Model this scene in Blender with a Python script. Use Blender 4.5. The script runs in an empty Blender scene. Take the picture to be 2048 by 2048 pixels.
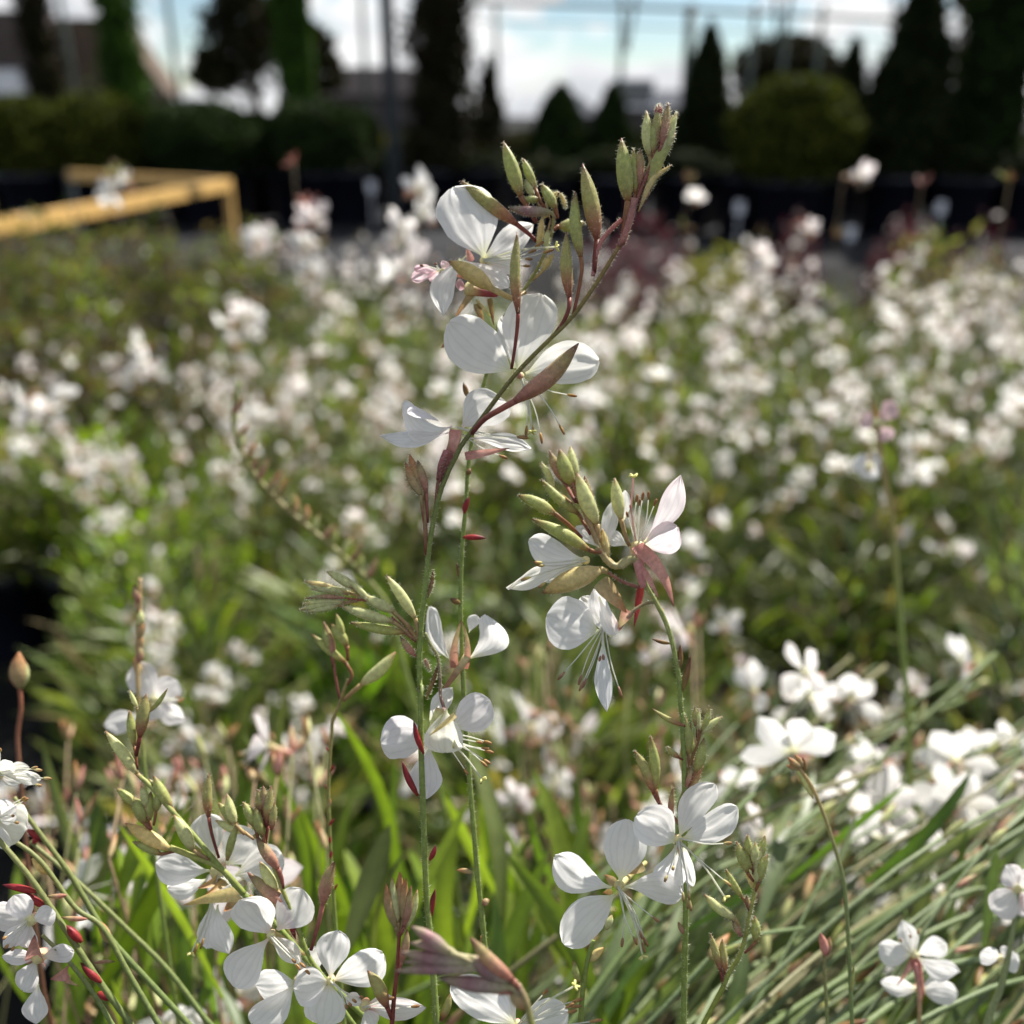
import bpy, math, random
from mathutils import Vector, Matrix, noise

random.seed(7)
SC = bpy.context.scene
COL = SC.collection
R_ = math.radians

# ------------------------------------------------------------------ camera
CAM = Vector((0.0, 0.0, 1.0))
PITCH = R_(22.9)
FOV = R_(56.9)
FPX = 1024.0 / math.tan(FOV / 2)            # focal length in photo pixels (photo is 2048 wide)
FWD = Vector((0, math.cos(PITCH), -math.sin(PITCH)))
UPV = Vector((0, math.sin(PITCH), math.cos(PITCH)))
RGT = Vector((1, 0, 0))
D0 = 0.222                                   # focus distance, metres

cd = bpy.data.cameras.new("camera")
cam = bpy.data.objects.new("camera", cd)
COL.objects.link(cam)
cam.location = CAM
cam.rotation_euler = (math.pi / 2 - PITCH, 0, 0)
cd.sensor_width = 9.8
cd.sensor_height = 9.8
cd.sensor_fit = 'HORIZONTAL'
cd.lens = 4.9 / math.tan(FOV / 2)
cd.clip_start = 0.01
cd.clip_end = 2000
cd.dof.use_dof = True
cd.dof.focus_distance = D0
cd.dof.aperture_fstop = (cd.lens / 1000) / 0.0041     # 4.1 mm entrance pupil
SC.camera = cam

# ------------------------------------------------------------------ world, sun, exposure
SUN_AZ, SUN_EL = R_(36), R_(47)
SDIR = Vector((math.sin(SUN_AZ) * math.cos(SUN_EL), math.cos(SUN_AZ) * math.cos(SUN_EL), math.sin(SUN_EL)))
w = bpy.data.worlds.new("World")
SC.world = w
w.use_nodes = True
nt = w.node_tree
nt.nodes.clear()
N = nt.nodes.new
L = nt.links.new
out = N('ShaderNodeOutputWorld')
bg = N('ShaderNodeBackground')
bg.inputs['Strength'].default_value = 0.05
sky = N('ShaderNodeTexSky')
sky.sky_type = 'NISHITA'
sky.sun_disc = False
sky.sun_elevation = SUN_EL
sky.sun_rotation = SUN_AZ
sky.air_density = 1.0
sky.dust_density = 0.0
sky.ozone_density = 3.0
tc = N('ShaderNodeTexCoord')
mp = N('ShaderNodeMapping')
mp.inputs['Scale'].default_value = (1.0, 1.0, 1.7)
mp.inputs['Location'].default_value = (0.37, 0.2, 0.13)
n1 = N('ShaderNodeTexNoise')
n1.inputs['Scale'].default_value = 6.5
n1.inputs['Detail'].default_value = 7
n1.inputs['Roughness'].default_value = 0.55
rp = N('ShaderNodeValToRGB')
rp.color_ramp.elements[0].position = 0.46
rp.color_ramp.elements[1].position = 0.53
n2 = N('ShaderNodeTexNoise')
n2.inputs['Scale'].default_value = 9.0
n2.inputs['Detail'].default_value = 5
rp2 = N('ShaderNodeValToRGB')
rp2.color_ramp.elements[0].color = (6.6, 6.8, 7.2, 1)
rp2.color_ramp.elements[1].color = (10.5, 10.5, 10.5, 1)
rp2.color_ramp.elements[0].position = 0.35
rp2.color_ramp.elements[1].position = 0.62
mx = N('ShaderNodeMixRGB')
L(tc.outputs['Generated'], mp.inputs['Vector'])
L(mp.outputs[0], n1.inputs['Vector'])
L(mp.outputs[0], n2.inputs['Vector'])
sx = N('ShaderNodeSeparateXYZ')
L(tc.outputs['Generated'], sx.inputs[0])
hz = N('ShaderNodeMapRange')          # clouds pile up towards the horizon
hz.inputs[1].default_value = 0.0
hz.inputs[2].default_value = 0.06
hz.inputs[3].default_value = 0.22
hz.inputs[4].default_value = 0.0
L(sx.outputs['Z'], hz.inputs[0])
ad_ = N('ShaderNodeMath')
L(n1.outputs['Fac'], ad_.inputs[0])
L(hz.outputs[0], ad_.inputs[1])
L(ad_.outputs[0], rp.inputs[0])
L(n2.outputs['Fac'], rp2.inputs[0])
L(rp.outputs[0], mx.inputs[0])
L(sky.outputs[0], mx.inputs[1])
L(rp2.outputs[0], mx.inputs[2])
L(mx.outputs[0], bg.inputs[0])
L(bg.outputs[0], out.inputs[0])

sl = bpy.data.lights.new("sun", 'SUN')
sl.energy = 5.0
sl.angle = R_(0.53)
sl.color = (1.0, 0.95, 0.87)
so = bpy.data.objects.new("sun", sl)
COL.objects.link(so)
so.rotation_euler = SDIR.to_track_quat('Z', 'Y').to_euler()
so.location = (8, 5, 12)

SC.view_settings.view_transform = 'Standard'
SC.view_settings.look = 'None'
SC.view_settings.exposure = 1.1
SC.view_settings.gamma = 1.0
SC.view_settings.use_curve_mapping = False
SC.render.engine = 'CYCLES'
SC.cycles.use_denoising = True
SC.cycles.max_bounces = 8
SC.cycles.diffuse_bounces = 4
SC.cycles.transmission_bounces = 6
SC.cycles.transparent_max_bounces = 4
SC.cycles.caustics_reflective = False
SC.cycles.caustics_refractive = False
SC.cycles.sample_clamp_indirect = 6.0


# ------------------------------------------------------------------ pixel helpers
def P(x, y, d):
    """photo pixel (2048 scale) at depth d along the view axis -> point"""
    return CAM + FWD * d + RGT * ((x - 1024) / FPX * d) - UPV * ((y - 1024) / FPX * d)


def proj(p):
    q = p - CAM
    d = q.dot(FWD)
    return (1024 + q.dot(RGT) / d * FPX, 1024 - q.dot(UPV) / d * FPX, d)


def ray(x, y):
    return (P(x, y, 1.0) - CAM)


def on_plane(x, y, z=0.0):
    r = ray(x, y)
    return CAM + r * ((z - CAM.z) / r.z)


def at_dist(x, y, Y):
    r = ray(x, y)
    return CAM + r * (Y / r.y)


T_ = 2048 / 1932.0


# ------------------------------------------------------------------ mesh builder
def lerp3(a, b, t):
    return (a[0] + (b[0] - a[0]) * t, a[1] + (b[1] - a[1]) * t, a[2] + (b[2] - a[2]) * t)


def grad(stops, t):
    if t <= stops[0][0]:
        return stops[0][1]
    for (t0, c0), (t1, c1) in zip(stops, stops[1:]):
        if t <= t1:
            return lerp3(c0, c1, (t - t0) / max(1e-9, t1 - t0))
    return stops[-1][1]


def interp(stops, t):
    if t <= stops[0][0]:
        return stops[0][1]
    for (t0, c0), (t1, c1) in zip(stops, stops[1:]):
        if t <= t1:
            return c0 + (c1 - c0) * (t - t0) / max(1e-9, t1 - t0)
    return stops[-1][1]


def smooth_path(pts, n):
    """Catmull-Rom through pts, n samples evenly spread over the segments"""
    if len(pts) == 2:
        return [pts[0].lerp(pts[1], i / (n - 1)) for i in range(n)]
    ext = [pts[0] * 2 - pts[1]] + list(pts) + [pts[-1] * 2 - pts[-2]]
    lens = [0.0]
    for a, b in zip(pts, pts[1:]):
        lens.append(lens[-1] + (b - a).length)
    res = []
    for i in range(n):
        s = lens[-1] * i / (n - 1)
        k = 0
        while k < len(pts) - 2 and s > lens[k + 1]:
            k += 1
        t = (s - lens[k]) / max(1e-9, lens[k + 1] - lens[k])
        p0, p1, p2, p3 = ext[k], ext[k + 1], ext[k + 2], ext[k + 3]
        res.append(0.5 * ((2 * p1) + (p2 - p0) * t + (2 * p0 - 5 * p1 + 4 * p2 - p3) * t * t + (3 * p1 - p0 - 3 * p2 + p3) * t ** 3))
    return res


class MB:
    def __init__(self):
        self.v, self.f, self.c, self.uv, self.m = [], [], [], [], []

    def tube(self, pts, rad, col, sides=8, mat=0, cap=True, lobes=0.0):
        """sweep; rad and col are functions of t in 0..1"""
        n = len(pts)
        b = len(self.v)
        prev = None
        tan = None
        for i, p in enumerate(pts):
            a = pts[max(0, i - 1)]
            c = pts[min(n - 1, i + 1)]
            tn = (c - a)
            tan = tn.normalized() if tn.length > 1e-12 else (tan or Vector((0, 0, 1)))
            if prev is None:
                h = Vector((0, 0, 1)) if abs(tan.z) < 0.9 else Vector((1, 0, 0))
                nx = tan.cross(h).normalized()
            else:
                nx = (prev - tan * prev.dot(tan)).normalized()
            prev = nx
            ny = tan.cross(nx)
            t = i / (n - 1)
            r = rad(t)
            cc = col(t)
            for k in range(sides):
                th = 2 * math.pi * k / sides
                rr = r * (1 + lobes * math.cos(4 * th))
                self.v.append(p + nx * (math.cos(th) * rr) + ny * (math.sin(th) * rr))
                self.c.append(cc)
                self.uv.append((math.cos(th), t, 0))
        for i in range(n - 1):
            for k in range(sides):
                k2 = (k + 1) % sides
                self.f.append((b + i * sides + k, b + i * sides + k2, b + (i + 1) * sides + k2, b + (i + 1) * sides + k))
                self.m.append(mat)
        if cap:
            self.f.append(tuple(b + k for k in reversed(range(sides))))
            self.m.append(mat)
            self.f.append(tuple(b + (n - 1) * sides + k for k in range(sides)))
            self.m.append(mat)

    def petal(self, base, tip, nrm, W, kind='round', cup=0.18, bend=0.06, lat=0.0, curl=0.0, col=None, nu=10, nv=6, mat=0,
              fold=0.0, ruf=0.02, seed=0):
        u = tip - base
        Ln = u.length
        u.normalize()
        n = (nrm - u * nrm.dot(u)).normalized()
        v = n.cross(u)
        prof = PROF[kind]
        b = len(self.v)
        for i in range(nu + 1):
            t = i / nu
            hw = 0.5 * W * interp(prof, t)
            c = base + u * (Ln * t) + n * (Ln * (bend * math.sin(math.pi * t) + curl * t ** 3)) + v * (lat * Ln * math.sin(math.pi * t))
            for j in range(nv + 1):
                s = -1 + 2 * j / nv
                e = 1.0
                if kind in ('round', 'wide', 'notch') and t > 0.75:      # rounded end: outer columns fall back
                    e = 1.0
                wob = 1 + 0.05 * noise.noise(Vector((seed * 3.1 + t * 5, s * 2.0, seed)))
                off = n * (cup * hw * (s * s - 0.35)) + n * (ruf * Ln * t * noise.noise(Vector((t * 3.3 + seed, s * 2.1, seed * 1.7))))
                if fold:
                    off += n * (fold * Ln * max(0.0, t - 0.55) ** 1.3 * 2)
                self.v.append(c + v * (s * hw * wob * e) + off)
                cc = col(t, s) if col else (0.86, 0.86, 0.87)
                self.c.append(cc)
                self.uv.append((s, t, seed))
        st = nv + 1
        for i in range(nu):
            for j in range(nv):
                self.f.append((b + i * st + j, b + i * st + j + 1, b + (i + 1) * st + j + 1, b + (i + 1) * st + j))
                self.m.append(mat)

    def leaf(self, base, tip, up, W, droop=0.12, col=(0.07, 0.16, 0.02), nu=6, mat=0, vfold=0.25, lat=0.0, tipcol=None, prof=None):
        u = tip - base
        Ln = u.length
        u.normalize()
        n = (up - u * up.dot(u))
        if n.length < 1e-6:
            n = u.orthogonal()
        n.normalize()
        v = n.cross(u)
        b = len(self.v)
        pr = prof or PROF['leaf']
        for i in range(nu + 1):
            t = i / nu
            hw = 0.5 * W * interp(pr, t)
            c = base + u * (Ln * t) + n * (Ln * droop * math.sin(math.pi * t)) + v * (lat * Ln * math.sin(math.pi * t))
            cc = lerp3(col, tipcol, t) if tipcol else col
            for s in (-1, 0, 1):
                self.v.append(c + v * (s * hw) + n * (abs(s) * vfold * hw))
                g = 1.25 if s == 0 else .92
                self.c.append((cc[0] * g, cc[1] * g, cc[2] * g))
                self.uv.append((s, t, 0))
        for i in range(nu):
            for j in range(2):
                self.f.append((b + i * 3 + j, b + i * 3 + j + 1, b + (i + 1) * 3 + j + 1, b + (i + 1) * 3 + j))
                self.m.append(mat)

    def quad(self, c, ax, ay, col, mat=0, bendn=None):
        b = len(self.v)
        for sx, sy in ((-1, 0), (0, -1), (1, 0), (0, 1)):
            self.v.append(c + ax * sx + ay * sy)
            self.c.append(col)
            self.uv.append((sx, sy, 0))
        self.f.append((b, b + 1, b + 2, b + 3))
        self.m.append(mat)

    def box(self, x0, x1, y0, y1, z0, z1, col=(0.5, 0.5, 0.5), mat=0):
        b = len(self.v)
        for z in (z0, z1):
            for x, y in ((x0, y0), (x1, y0), (x1, y1), (x0, y1)):
                self.v.append(Vector((x, y, z)))
                self.c.append(col)
                self.uv.append((0, 0, 0))
        for f in ((3, 2, 1, 0), (4, 5, 6, 7), (0, 1, 5, 4), (1, 2, 6, 5), (2, 3, 7, 6), (3, 0, 4, 7)):
            self.f.append(tuple(b + k for k in f))
            self.m.append(mat)

    def poly(self, pts, col=(0.5, 0.5, 0.5), mat=0):
        b = len(self.v)
        for p in pts:
            self.v.append(Vector(p))
            self.c.append(col)
            self.uv.append((0, 0, 0))
        self.f.append(tuple(range(b, b + len(pts))))
        self.m.append(mat)

    def mesh(self, name, mats, origin=Vector((0, 0, 0)), smooth=True):
        me = bpy.data.meshes.new(name)
        me.from_pydata([tuple(p - origin) for p in self.v], [], self.f)
        for m in mats:
            me.materials.append(m)
        a = me.attributes.new('Col', 'FLOAT_COLOR', 'POINT')
        a.data.foreach_set('color', [x for c in self.c for x in (c[0], c[1], c[2], 1.0)])
        a = me.attributes.new('puv', 'FLOAT_VECTOR', 'POINT')
        a.data.foreach_set('vector', [x for c in self.uv for x in c])
        me.polygons.foreach_set('material_index', self.m)
        if smooth:
            me.polygons.foreach_set('use_smooth', [True] * len(me.polygons))
        me.update()
        return me

    def build(self, name, mats, parent=None, origin=Vector((0, 0, 0)), smooth=True):
        if not isinstance(mats, (list, tuple)):
            mats = [mats]
        return link(name, self.mesh(name, mats, origin, smooth), parent)


PROF = {
    'round': [(0, .07), (.08, .10), (.2, .30), (.35, .62), (.5, .87), (.62, .99), (.72, 1.0), (.82, .90), (.90, .70), (.96, .43), (1, .10)],
    'wide': [(0, .08), (.06, .12), (.16, .40), (.3, .74), (.45, .95), (.58, 1.0), (.72, .98), (.84, .84), (.92, .62), (.97, .38), (1, .12)],
    'point': [(0, .07), (.08, .10), (.2, .32), (.35, .66), (.5, .90), (.6, .99), (.7, .97), (.8, .78), (.9, .45), (.96, .2), (1, .02)],
    'slim': [(0, .2), (.15, .45), (.35, .85), (.5, 1.0), (.68, .95), (.82, .7), (.93, .35), (1, .04)],
    'sepal': [(0, .85), (.12, 1.0), (.35, .86), (.6, .62), (.85, .3), (1, .04)],
    'leaf': [(0, .12), (.12, .35), (.3, .8), (.5, 1.0), (.7, .85), (.87, .45), (1, .02)],
    'strap': [(0, .35), (.15, .6), (.4, .95), (.6, 1.0), (.8, .8), (.92, .45), (1, .03)],
}
BUDP = [(0, .36), (.07, .50), (.18, .80), (.32, .97), (.45, 1.0), (.6, .93), (.74, .75), (.86, .48), (.95, .22), (1, .07)]


def link(name, me, parent=None):
    o = bpy.data.objects.new(name, me)
    COL.objects.link(o)
    if parent is not None:
        o.parent = parent
    return o


def empty(name, loc=(0, 0, 0)):
    o = bpy.data.objects.new(name, None)
    o.empty_display_size = 0.02
    COL.objects.link(o)
    o.location = loc
    return o


def tag(o, label=None, cat=None, group=None, kind=None):
    if label:
        o['label'] = label
    if cat:
        o['category'] = cat
    if group:
        o['group'] = group
    if kind:
        o['kind'] = kind
    return o


# ------------------------------------------------------------------ materials
def newmat(name):
    m = bpy.data.materials.new(name)
    m.use_nodes = True
    t = m.node_tree
    t.nodes.clear()
    return m, t, t.nodes.new, t.links.new


def plant_mat(name, transl, rough=0.5, spec=0.3, varamt=0.25, nscale=400.0, bump=0.0, obj_rand=0.0, veins=False, sheen=0.0, tcol=(1, 1, 1), gain=1.0):
    """leaf/petal/stem material: colour from the mesh, fine mottling, light passing through"""
    m, t, N, L = newmat(name)
    o = N('ShaderNodeOutputMaterial')
    at = N('ShaderNodeAttribute')
    at.attribute_name = 'Col'
    nz = N('ShaderNodeTexNoise')
    nz.inputs['Scale'].default_value = nscale
    nz.inputs['Detail'].default_value = 4
    geo = N('ShaderNodeNewGeometry')
    L(geo.outputs['Position'], nz.inputs['Vector'])
    mr = N('ShaderNodeMapRange')
    mr.inputs[1].default_value = 0.25
    mr.inputs[2].default_value = 0.75
    mr.inputs[3].default_value = (1 - varamt) * gain
    mr.inputs[4].default_value = (1 + varamt * 0.6) * gain
    L(nz.outputs['Fac'], mr.inputs[0])
    mul = N('ShaderNodeMixRGB')
    mul.blend_type = 'MULTIPLY'
    mul.inputs[0].default_value = 1
    L(at.outputs['Color'], mul.inputs[1])
    L(mr.outputs[0], mul.inputs[2])
    colout = mul.outputs[0]
    if obj_rand:
        oi = N('ShaderNodeObjectInfo')
        hs = N('ShaderNodeHueSaturation')
        r1 = N('ShaderNodeMapRange')
        r1.inputs[3].default_value = 1 - obj_rand
        r1.inputs[4].default_value = 1 + obj_rand
        L(oi.outputs['Random'], r1.inputs[0])
        L(r1.outputs[0], hs.inputs['Value'])
        L(colout, hs.inputs['Color'])
        colout = hs.outputs[0]
    pb = N('ShaderNodeBsdfPrincipled')
    pb.inputs['Roughness'].default_value = rough
    pb.inputs['Specular IOR Level'].default_value = spec
    if sheen:
        pb.inputs['Sheen Weight'].default_value = sheen
    L(colout, pb.inputs['Base Color'])
    tr = N('ShaderNodeBsdfTranslucent')
    tm = N('ShaderNodeMixRGB')
    tm.blend_type = 'MULTIPLY'
    tm.inputs[0].default_value = 1
    tm.inputs[2].default_value = (*tcol, 1)
    L(colout, tm.inputs[1])
    L(tm.outputs[0], tr.inputs['Color'])
    if veins:
        uv = N('ShaderNodeAttribute')
        uv.attribute_name = 'puv'
        sp = N('ShaderNodeSeparateXYZ')
        L(uv.outputs['Vector'], sp.inputs[0])
        nv = N('ShaderNodeTexNoise')
        nv.inputs['Scale'].default_value = 3.0
        nv.inputs['Detail'].default_value = 3
        L(uv.outputs['Vector'], nv.inputs['Vector'])
        m1 = N('ShaderNodeMath')
        m1.operation = 'MULTIPLY_ADD'
        m1.inputs[1].default_value = 5.0
        L(nv.outputs['Fac'], m1.inputs[0])
        m2 = N('ShaderNodeMath')
        m2.operation = 'MULTIPLY'
        m2.inputs[1].default_value = 17.0
        L(sp.outputs['X'], m2.inputs[0])
        L(m2.outputs[0], m1.inputs[2])
        sn = N('ShaderNodeMath')
        sn.operation = 'SINE'
        L(m1.outputs[0], sn.inputs[0])
        ad = N('ShaderNodeMath')
        ad.operation = 'MULTIPLY_ADD'
        ad.inputs[1].default_value = 2.5
        L(nz.outputs['Fac'], ad.inputs[0])
        L(sn.outputs[0], ad.inputs[2])
        pw = N('ShaderNodeMapRange')
        pw.inputs[1].default_value = 0.35
        pw.inputs[2].default_value = 1.0
        pw.inputs[3].default_value = 1.0
        pw.inputs[4].default_value = 0.87
        L(sn.outputs[0], pw.inputs[0])
        vm = N('ShaderNodeMixRGB')
        vm.blend_type = 'MULTIPLY'
        vm.inputs[0].default_value = 1
        L(colout, vm.inputs[1])
        L(pw.outputs[0], vm.inputs[2])
        L(vm.outputs[0], tm.inputs[1])
        bp = N('ShaderNodeBump')
        bp.inputs['Strength'].default_value = bump
        bp.inputs['Distance'].default_value = 0.0004
        L(ad.outputs[0], bp.inputs['Height'])
        L(bp.outputs[0], pb.inputs['Normal'])
        L(bp.outputs[0], tr.inputs['Normal'])
    elif bump:
        bp = N('ShaderNodeBump')
        bp.inputs['Strength'].default_value = bump
        bp.inputs['Distance'].default_value = 0.0005
        L(nz.outputs['Fac'], bp.inputs['Height'])
        L(bp.outputs[0], pb.inputs['Normal'])
    ms = N('ShaderNodeMixShader')
    ms.inputs[0].default_value = transl
    L(pb.outputs[0], ms.inputs[1])
    L(tr.outputs[0], ms.inputs[2])
    L(ms.outputs[0], o.inputs[0])
    return m


def plain_mat(name, col, rough=0.6, var=0.2, nscale=8.0, metallic=0.0, bump=0.0, spec=0.4, col2=None):
    m, t, N, L = newmat(name)
    o = N('ShaderNodeOutputMaterial')
    pb = N('ShaderNodeBsdfPrincipled')
    pb.inputs['Roughness'].default_value = rough
    pb.inputs['Metallic'].default_value = metallic
    pb.inputs['Specular IOR Level'].default_value = spec
    tc = N('ShaderNodeTexCoord')
    nz = N('ShaderNodeTexNoise')
    nz.inputs['Scale'].default_value = nscale
    nz.inputs['Detail'].default_value = 6
    L(tc.outputs['Object'], nz.inputs['Vector'])
    cr = N('ShaderNodeValToRGB')
    c2 = col2 or tuple(min(1, c * (1 + var)) for c in col)
    cr.color_ramp.elements[0].position = 0.3
    cr.color_ramp.elements[1].position = 0.7
    cr.color_ramp.elements[0].color = (*[c * (1 - var) for c in col], 1)
    cr.color_ramp.elements[1].color = (*c2, 1)
    L(nz.outputs['Fac'], cr.inputs[0])
    L(cr.outputs[0], pb.inputs['Base Color'])
    if bump:
        bp = N('ShaderNodeBump')
        bp.inputs['Strength'].default_value = bump
        bp.inputs['Distance'].default_value = 0.01
        L(nz.outputs['Fac'], bp.inputs['Height'])
        L(bp.outputs[0], pb.inputs['Normal'])
    L(pb.outputs[0], o.inputs[0])
    return m


M_PETAL = plant_mat('petal', 0.56, rough=0.5, spec=0.25, varamt=0.06, nscale=260, bump=0.09, veins=True, sheen=0.1)
M_SKIN = plant_mat('stem_and_bud', 0.34, rough=0.45, spec=0.35, varamt=0.28, nscale=900, bump=0.25, gain=1.25)
M_LEAF = plant_mat('leaf', 0.50, rough=0.42, spec=0.4, varamt=0.22, nscale=160, obj_rand=0.28, tcol=(1.22, 1.3, 0.42))
M_REDLEAF = plant_mat('red_leaf', 0.30, rough=0.5, spec=0.3, varamt=0.25, nscale=120, obj_rand=0.2, tcol=(1.1, .6, .8))
M_CROWN = plant_mat('crown_leaf', 0.14, rough=0.8, spec=0.06, varamt=0.5, nscale=6, tcol=(1.2, 1.2, 0.6))
M_HAIR = plant_mat('hair', 0.55, rough=0.4, spec=0.4, varamt=0.05, nscale=50)

# ------------------------------------------------------------------ ground and path
def fabric_mat():
    m, t, N, L = newmat('weed_fabric')
    o = N('ShaderNodeOutputMaterial')
    pb = N('ShaderNodeBsdfPrincipled')
    pb.inputs['Roughness'].default_value = 0.95
    pb.inputs['Specular IOR Level'].default_value = 0.1
    tc = N('ShaderNodeTexCoord')
    nz = N('ShaderNodeTexNoise')
    nz.inputs['Scale'].default_value = 5
    nz.inputs['Detail'].default_value = 8
    L(tc.outputs['Object'], nz.inputs['Vector'])
    wv = N('ShaderNodeTexWave')
    wv.inputs['Scale'].default_value = 130
    wv.inputs['Distortion'].default_value = 0.6
    L(tc.outputs['Object'], wv.inputs['Vector'])
    cr = N('ShaderNodeValToRGB')
    cr.color_ramp.elements[0].color = (0.004, 0.0045, 0.005, 1)
    cr.color_ramp.elements[1].color = (0.022, 0.021, 0.020, 1)
    cr.color_ramp.elements[0].position = 0.42
    cr.color_ramp.elements[1].position = 0.8
    L(nz.outputs['Fac'], cr.inputs[0])
    L(cr.outputs[0], pb.inputs['Base Color'])
    bp = N('ShaderNodeBump')
    bp.inputs['Strength'].default_value = 0.4
    bp.inputs['Distance'].default_value = 0.002
    L(wv.outputs['Fac'], bp.inputs['Height'])
    L(bp.outputs[0], pb.inputs['Normal'])
    L(pb.outputs[0], o.inputs[0])
    return m


M_FABRIC = fabric_mat()
M_PATH = plain_mat('asphalt', (0.024, 0.025, 0.028), 0.95, 0.4, 1.6, bump=0.2, spec=0.1)
M_POT = plain_mat('black_pot', (0.010, 0.011, 0.020), 0.38, 0.3, 20)
M_SOIL = plain_mat('potting_soil', (0.025, 0.017, 0.011), 0.95, 0.5, 60, bump=0.8)
M_STEEL = plain_mat('painted_steel', (0.07, 0.095, 0.08), 0.6, 0.2, 12)
M_DPOST = plain_mat('dark_steel', (0.04, 0.048, 0.055), 0.6, 0.2, 12, spec=.2)
M_YEL = plain_mat('yellow_paint', (0.55, 0.34, 0.11), 0.5, 0.15, 14)
M_WOOD = plain_mat('weathered_board', (0.27, 0.21, 0.15), 0.8, 0.3, 9)
M_BRICK = plain_mat('brick_wall', (0.085, 0.058, 0.040), 0.9, 0.25, 3)
M_ROOFG = plain_mat('grey_brown_roof', (0.085, 0.068, 0.062), 0.95, 0.25, 2, spec=.1)
M_ROOFD = plain_mat('dark_roof', (0.012, 0.010, 0.012), 0.95, 0.3, 2, spec=.05)
M_ROOFB = plain_mat('slate_roof', (0.05, 0.055, 0.07), 0.9, 0.25, 2, spec=.1)
M_WALLW = plain_mat('white_render', (0.75, 0.76, 0.78), 0.8, 0.05, 2)
M_WALLT = plain_mat('grey_render', (0.07, 0.06, 0.06), 0.8, 0.15, 2)
M_GLASS = plain_mat('window_glass', (0.04, 0.05, 0.06), 0.08, 0.1, 2, spec=0.8)
M_BARK = plain_mat('bark', (0.085, 0.065, 0.045), 0.9, 0.4, 14, bump=0.5)

mb = MB()
mb.poly([(-150, -20, 0), (150, -20, 0), (150, 280, 0), (-150, 280, 0)])
tag(mb.build('ground', M_FABRIC, smooth=False), kind='structure')
mb = MB()
mb.poly([(-30, 6.7, 0.004), (30, 6.9, 0.004), (30, 14.5, 0.004), (-30, 14.5, 0.004)])
tag(mb.build('path', M_PATH, smooth=False), kind='structure')


# ------------------------------------------------------------------ pots
def pot_mesh(r=0.10, h=0.20):
    mb = MB()
    prof = [(0.0, 0.0), (r * .72, 0.0), (r * .74, .004), (r * .97, h * .88), (r * 1.06, h * .885), (r * 1.07, h), (r * .98, h), (r * .95, h * .90), (0, h * .90)]
    n = 20
    b = 0
    for (rr, z) in prof:
        for k in range(n):
            th = 2 * math.pi * k / n
            mb.v.append(Vector((rr * math.cos(th), rr * math.sin(th), z)))
            mb.c.append((.02, .02, .02))
            mb.uv.append((0, 0, 0))
    for i in range(len(prof) - 1):
        for k in range(n):
            k2 = (k + 1) % n
            mb.f.append((i * n + k, i * n + k2, (i + 1) * n + k2, (i + 1) * n + k))
            mb.m.append(1 if i == len(prof) - 2 else 0)
    return mb.mesh('pot', [M_POT, M_SOIL])


POT_S = pot_mesh(0.095, 0.19)
POT_L = pot_mesh(0.30, 0.50)


def rnd(a, b):
    return a + (b - a) * random.random()


def rdir():
    z = rnd(-1, 1)
    t = rnd(0, 2 * math.pi)
    s = math.sqrt(1 - z * z)
    return Vector((s * math.cos(t), s * math.sin(t), z))


GREENS = {
    'dark': [(0.012, 0.025, 0.007), (0.022, 0.040, 0.011), (0.031, 0.053, 0.014)],
    'yew': [(0.010, 0.017, 0.006), (0.017, 0.026, 0.009), (0.025, 0.034, 0.012)],
    'lime': [(.022, .032, .006), (.06, .075, .011), (.10, .115, .018)],
    'olive': [(0.031, 0.034, 0.012), (0.046, 0.053, 0.017), (0.037, 0.028, 0.017)],
    'brown': [(0.022, 0.020, 0.011), (0.031, 0.026, 0.014), (0.019, 0.022, 0.010)],
    'ivy': [(.03, .07, .012), (.045, .10, .016), (.06, .12, .02)],
    'yellow': [(.30, .24, .02), (.38, .32, .03), (.20, .20, .03)],
    'red': [(.10, .022, .028), (.15, .035, .04), (.07, .03, .025)],
}


def surf_crown(radfn, H, pal, n, leaf, core=0.80, lump=0.12, rag=0.25, seed=0):
    """dense crown round the z axis: radfn(t) is the outline radius at height t*H"""
    mb = MB()
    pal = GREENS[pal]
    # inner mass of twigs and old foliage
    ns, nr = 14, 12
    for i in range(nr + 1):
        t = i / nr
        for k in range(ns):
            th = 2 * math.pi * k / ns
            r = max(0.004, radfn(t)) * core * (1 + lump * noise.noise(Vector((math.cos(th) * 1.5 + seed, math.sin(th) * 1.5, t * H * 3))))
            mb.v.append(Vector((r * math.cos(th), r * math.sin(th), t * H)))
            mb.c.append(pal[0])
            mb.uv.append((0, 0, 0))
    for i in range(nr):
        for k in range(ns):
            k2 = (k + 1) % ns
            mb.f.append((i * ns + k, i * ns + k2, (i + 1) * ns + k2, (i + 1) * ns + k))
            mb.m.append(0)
    rmax = max(radfn(i / 40) for i in range(41))
    cnt = 0
    while cnt < n:
        t = random.random()
        r0 = radfn(t)
        if random.random() > (r0 + 0.02) / (rmax + 0.02):
            continue
        th = rnd(0, 2 * math.pi)
        lum = 1 + lump * 1.6 * noise.noise(Vector((math.cos(th) * 2.2 + seed, math.sin(th) * 2.2, t * H * 4)))
        r = r0 * lum * (core + (1 + rag * random.random() ** 3 - core) * math.sqrt(random.random()))
        c = Vector((r * math.cos(th), r * math.sin(th), t * H + rnd(-.02, .02)))
        a = rdir()
        b2 = a.cross(rdir()).normalized()
        s = leaf * rnd(.6, 1.3)
        col = random.choice(pal)
        mb.quad(c, a * s, b2 * s * .55, col)
        cnt += 1
    return mb


def ball_fn(R):
    return lambda t: R * math.sqrt(max(0, 1 - (2 * t - 1) ** 2)) ** 0.9


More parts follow.
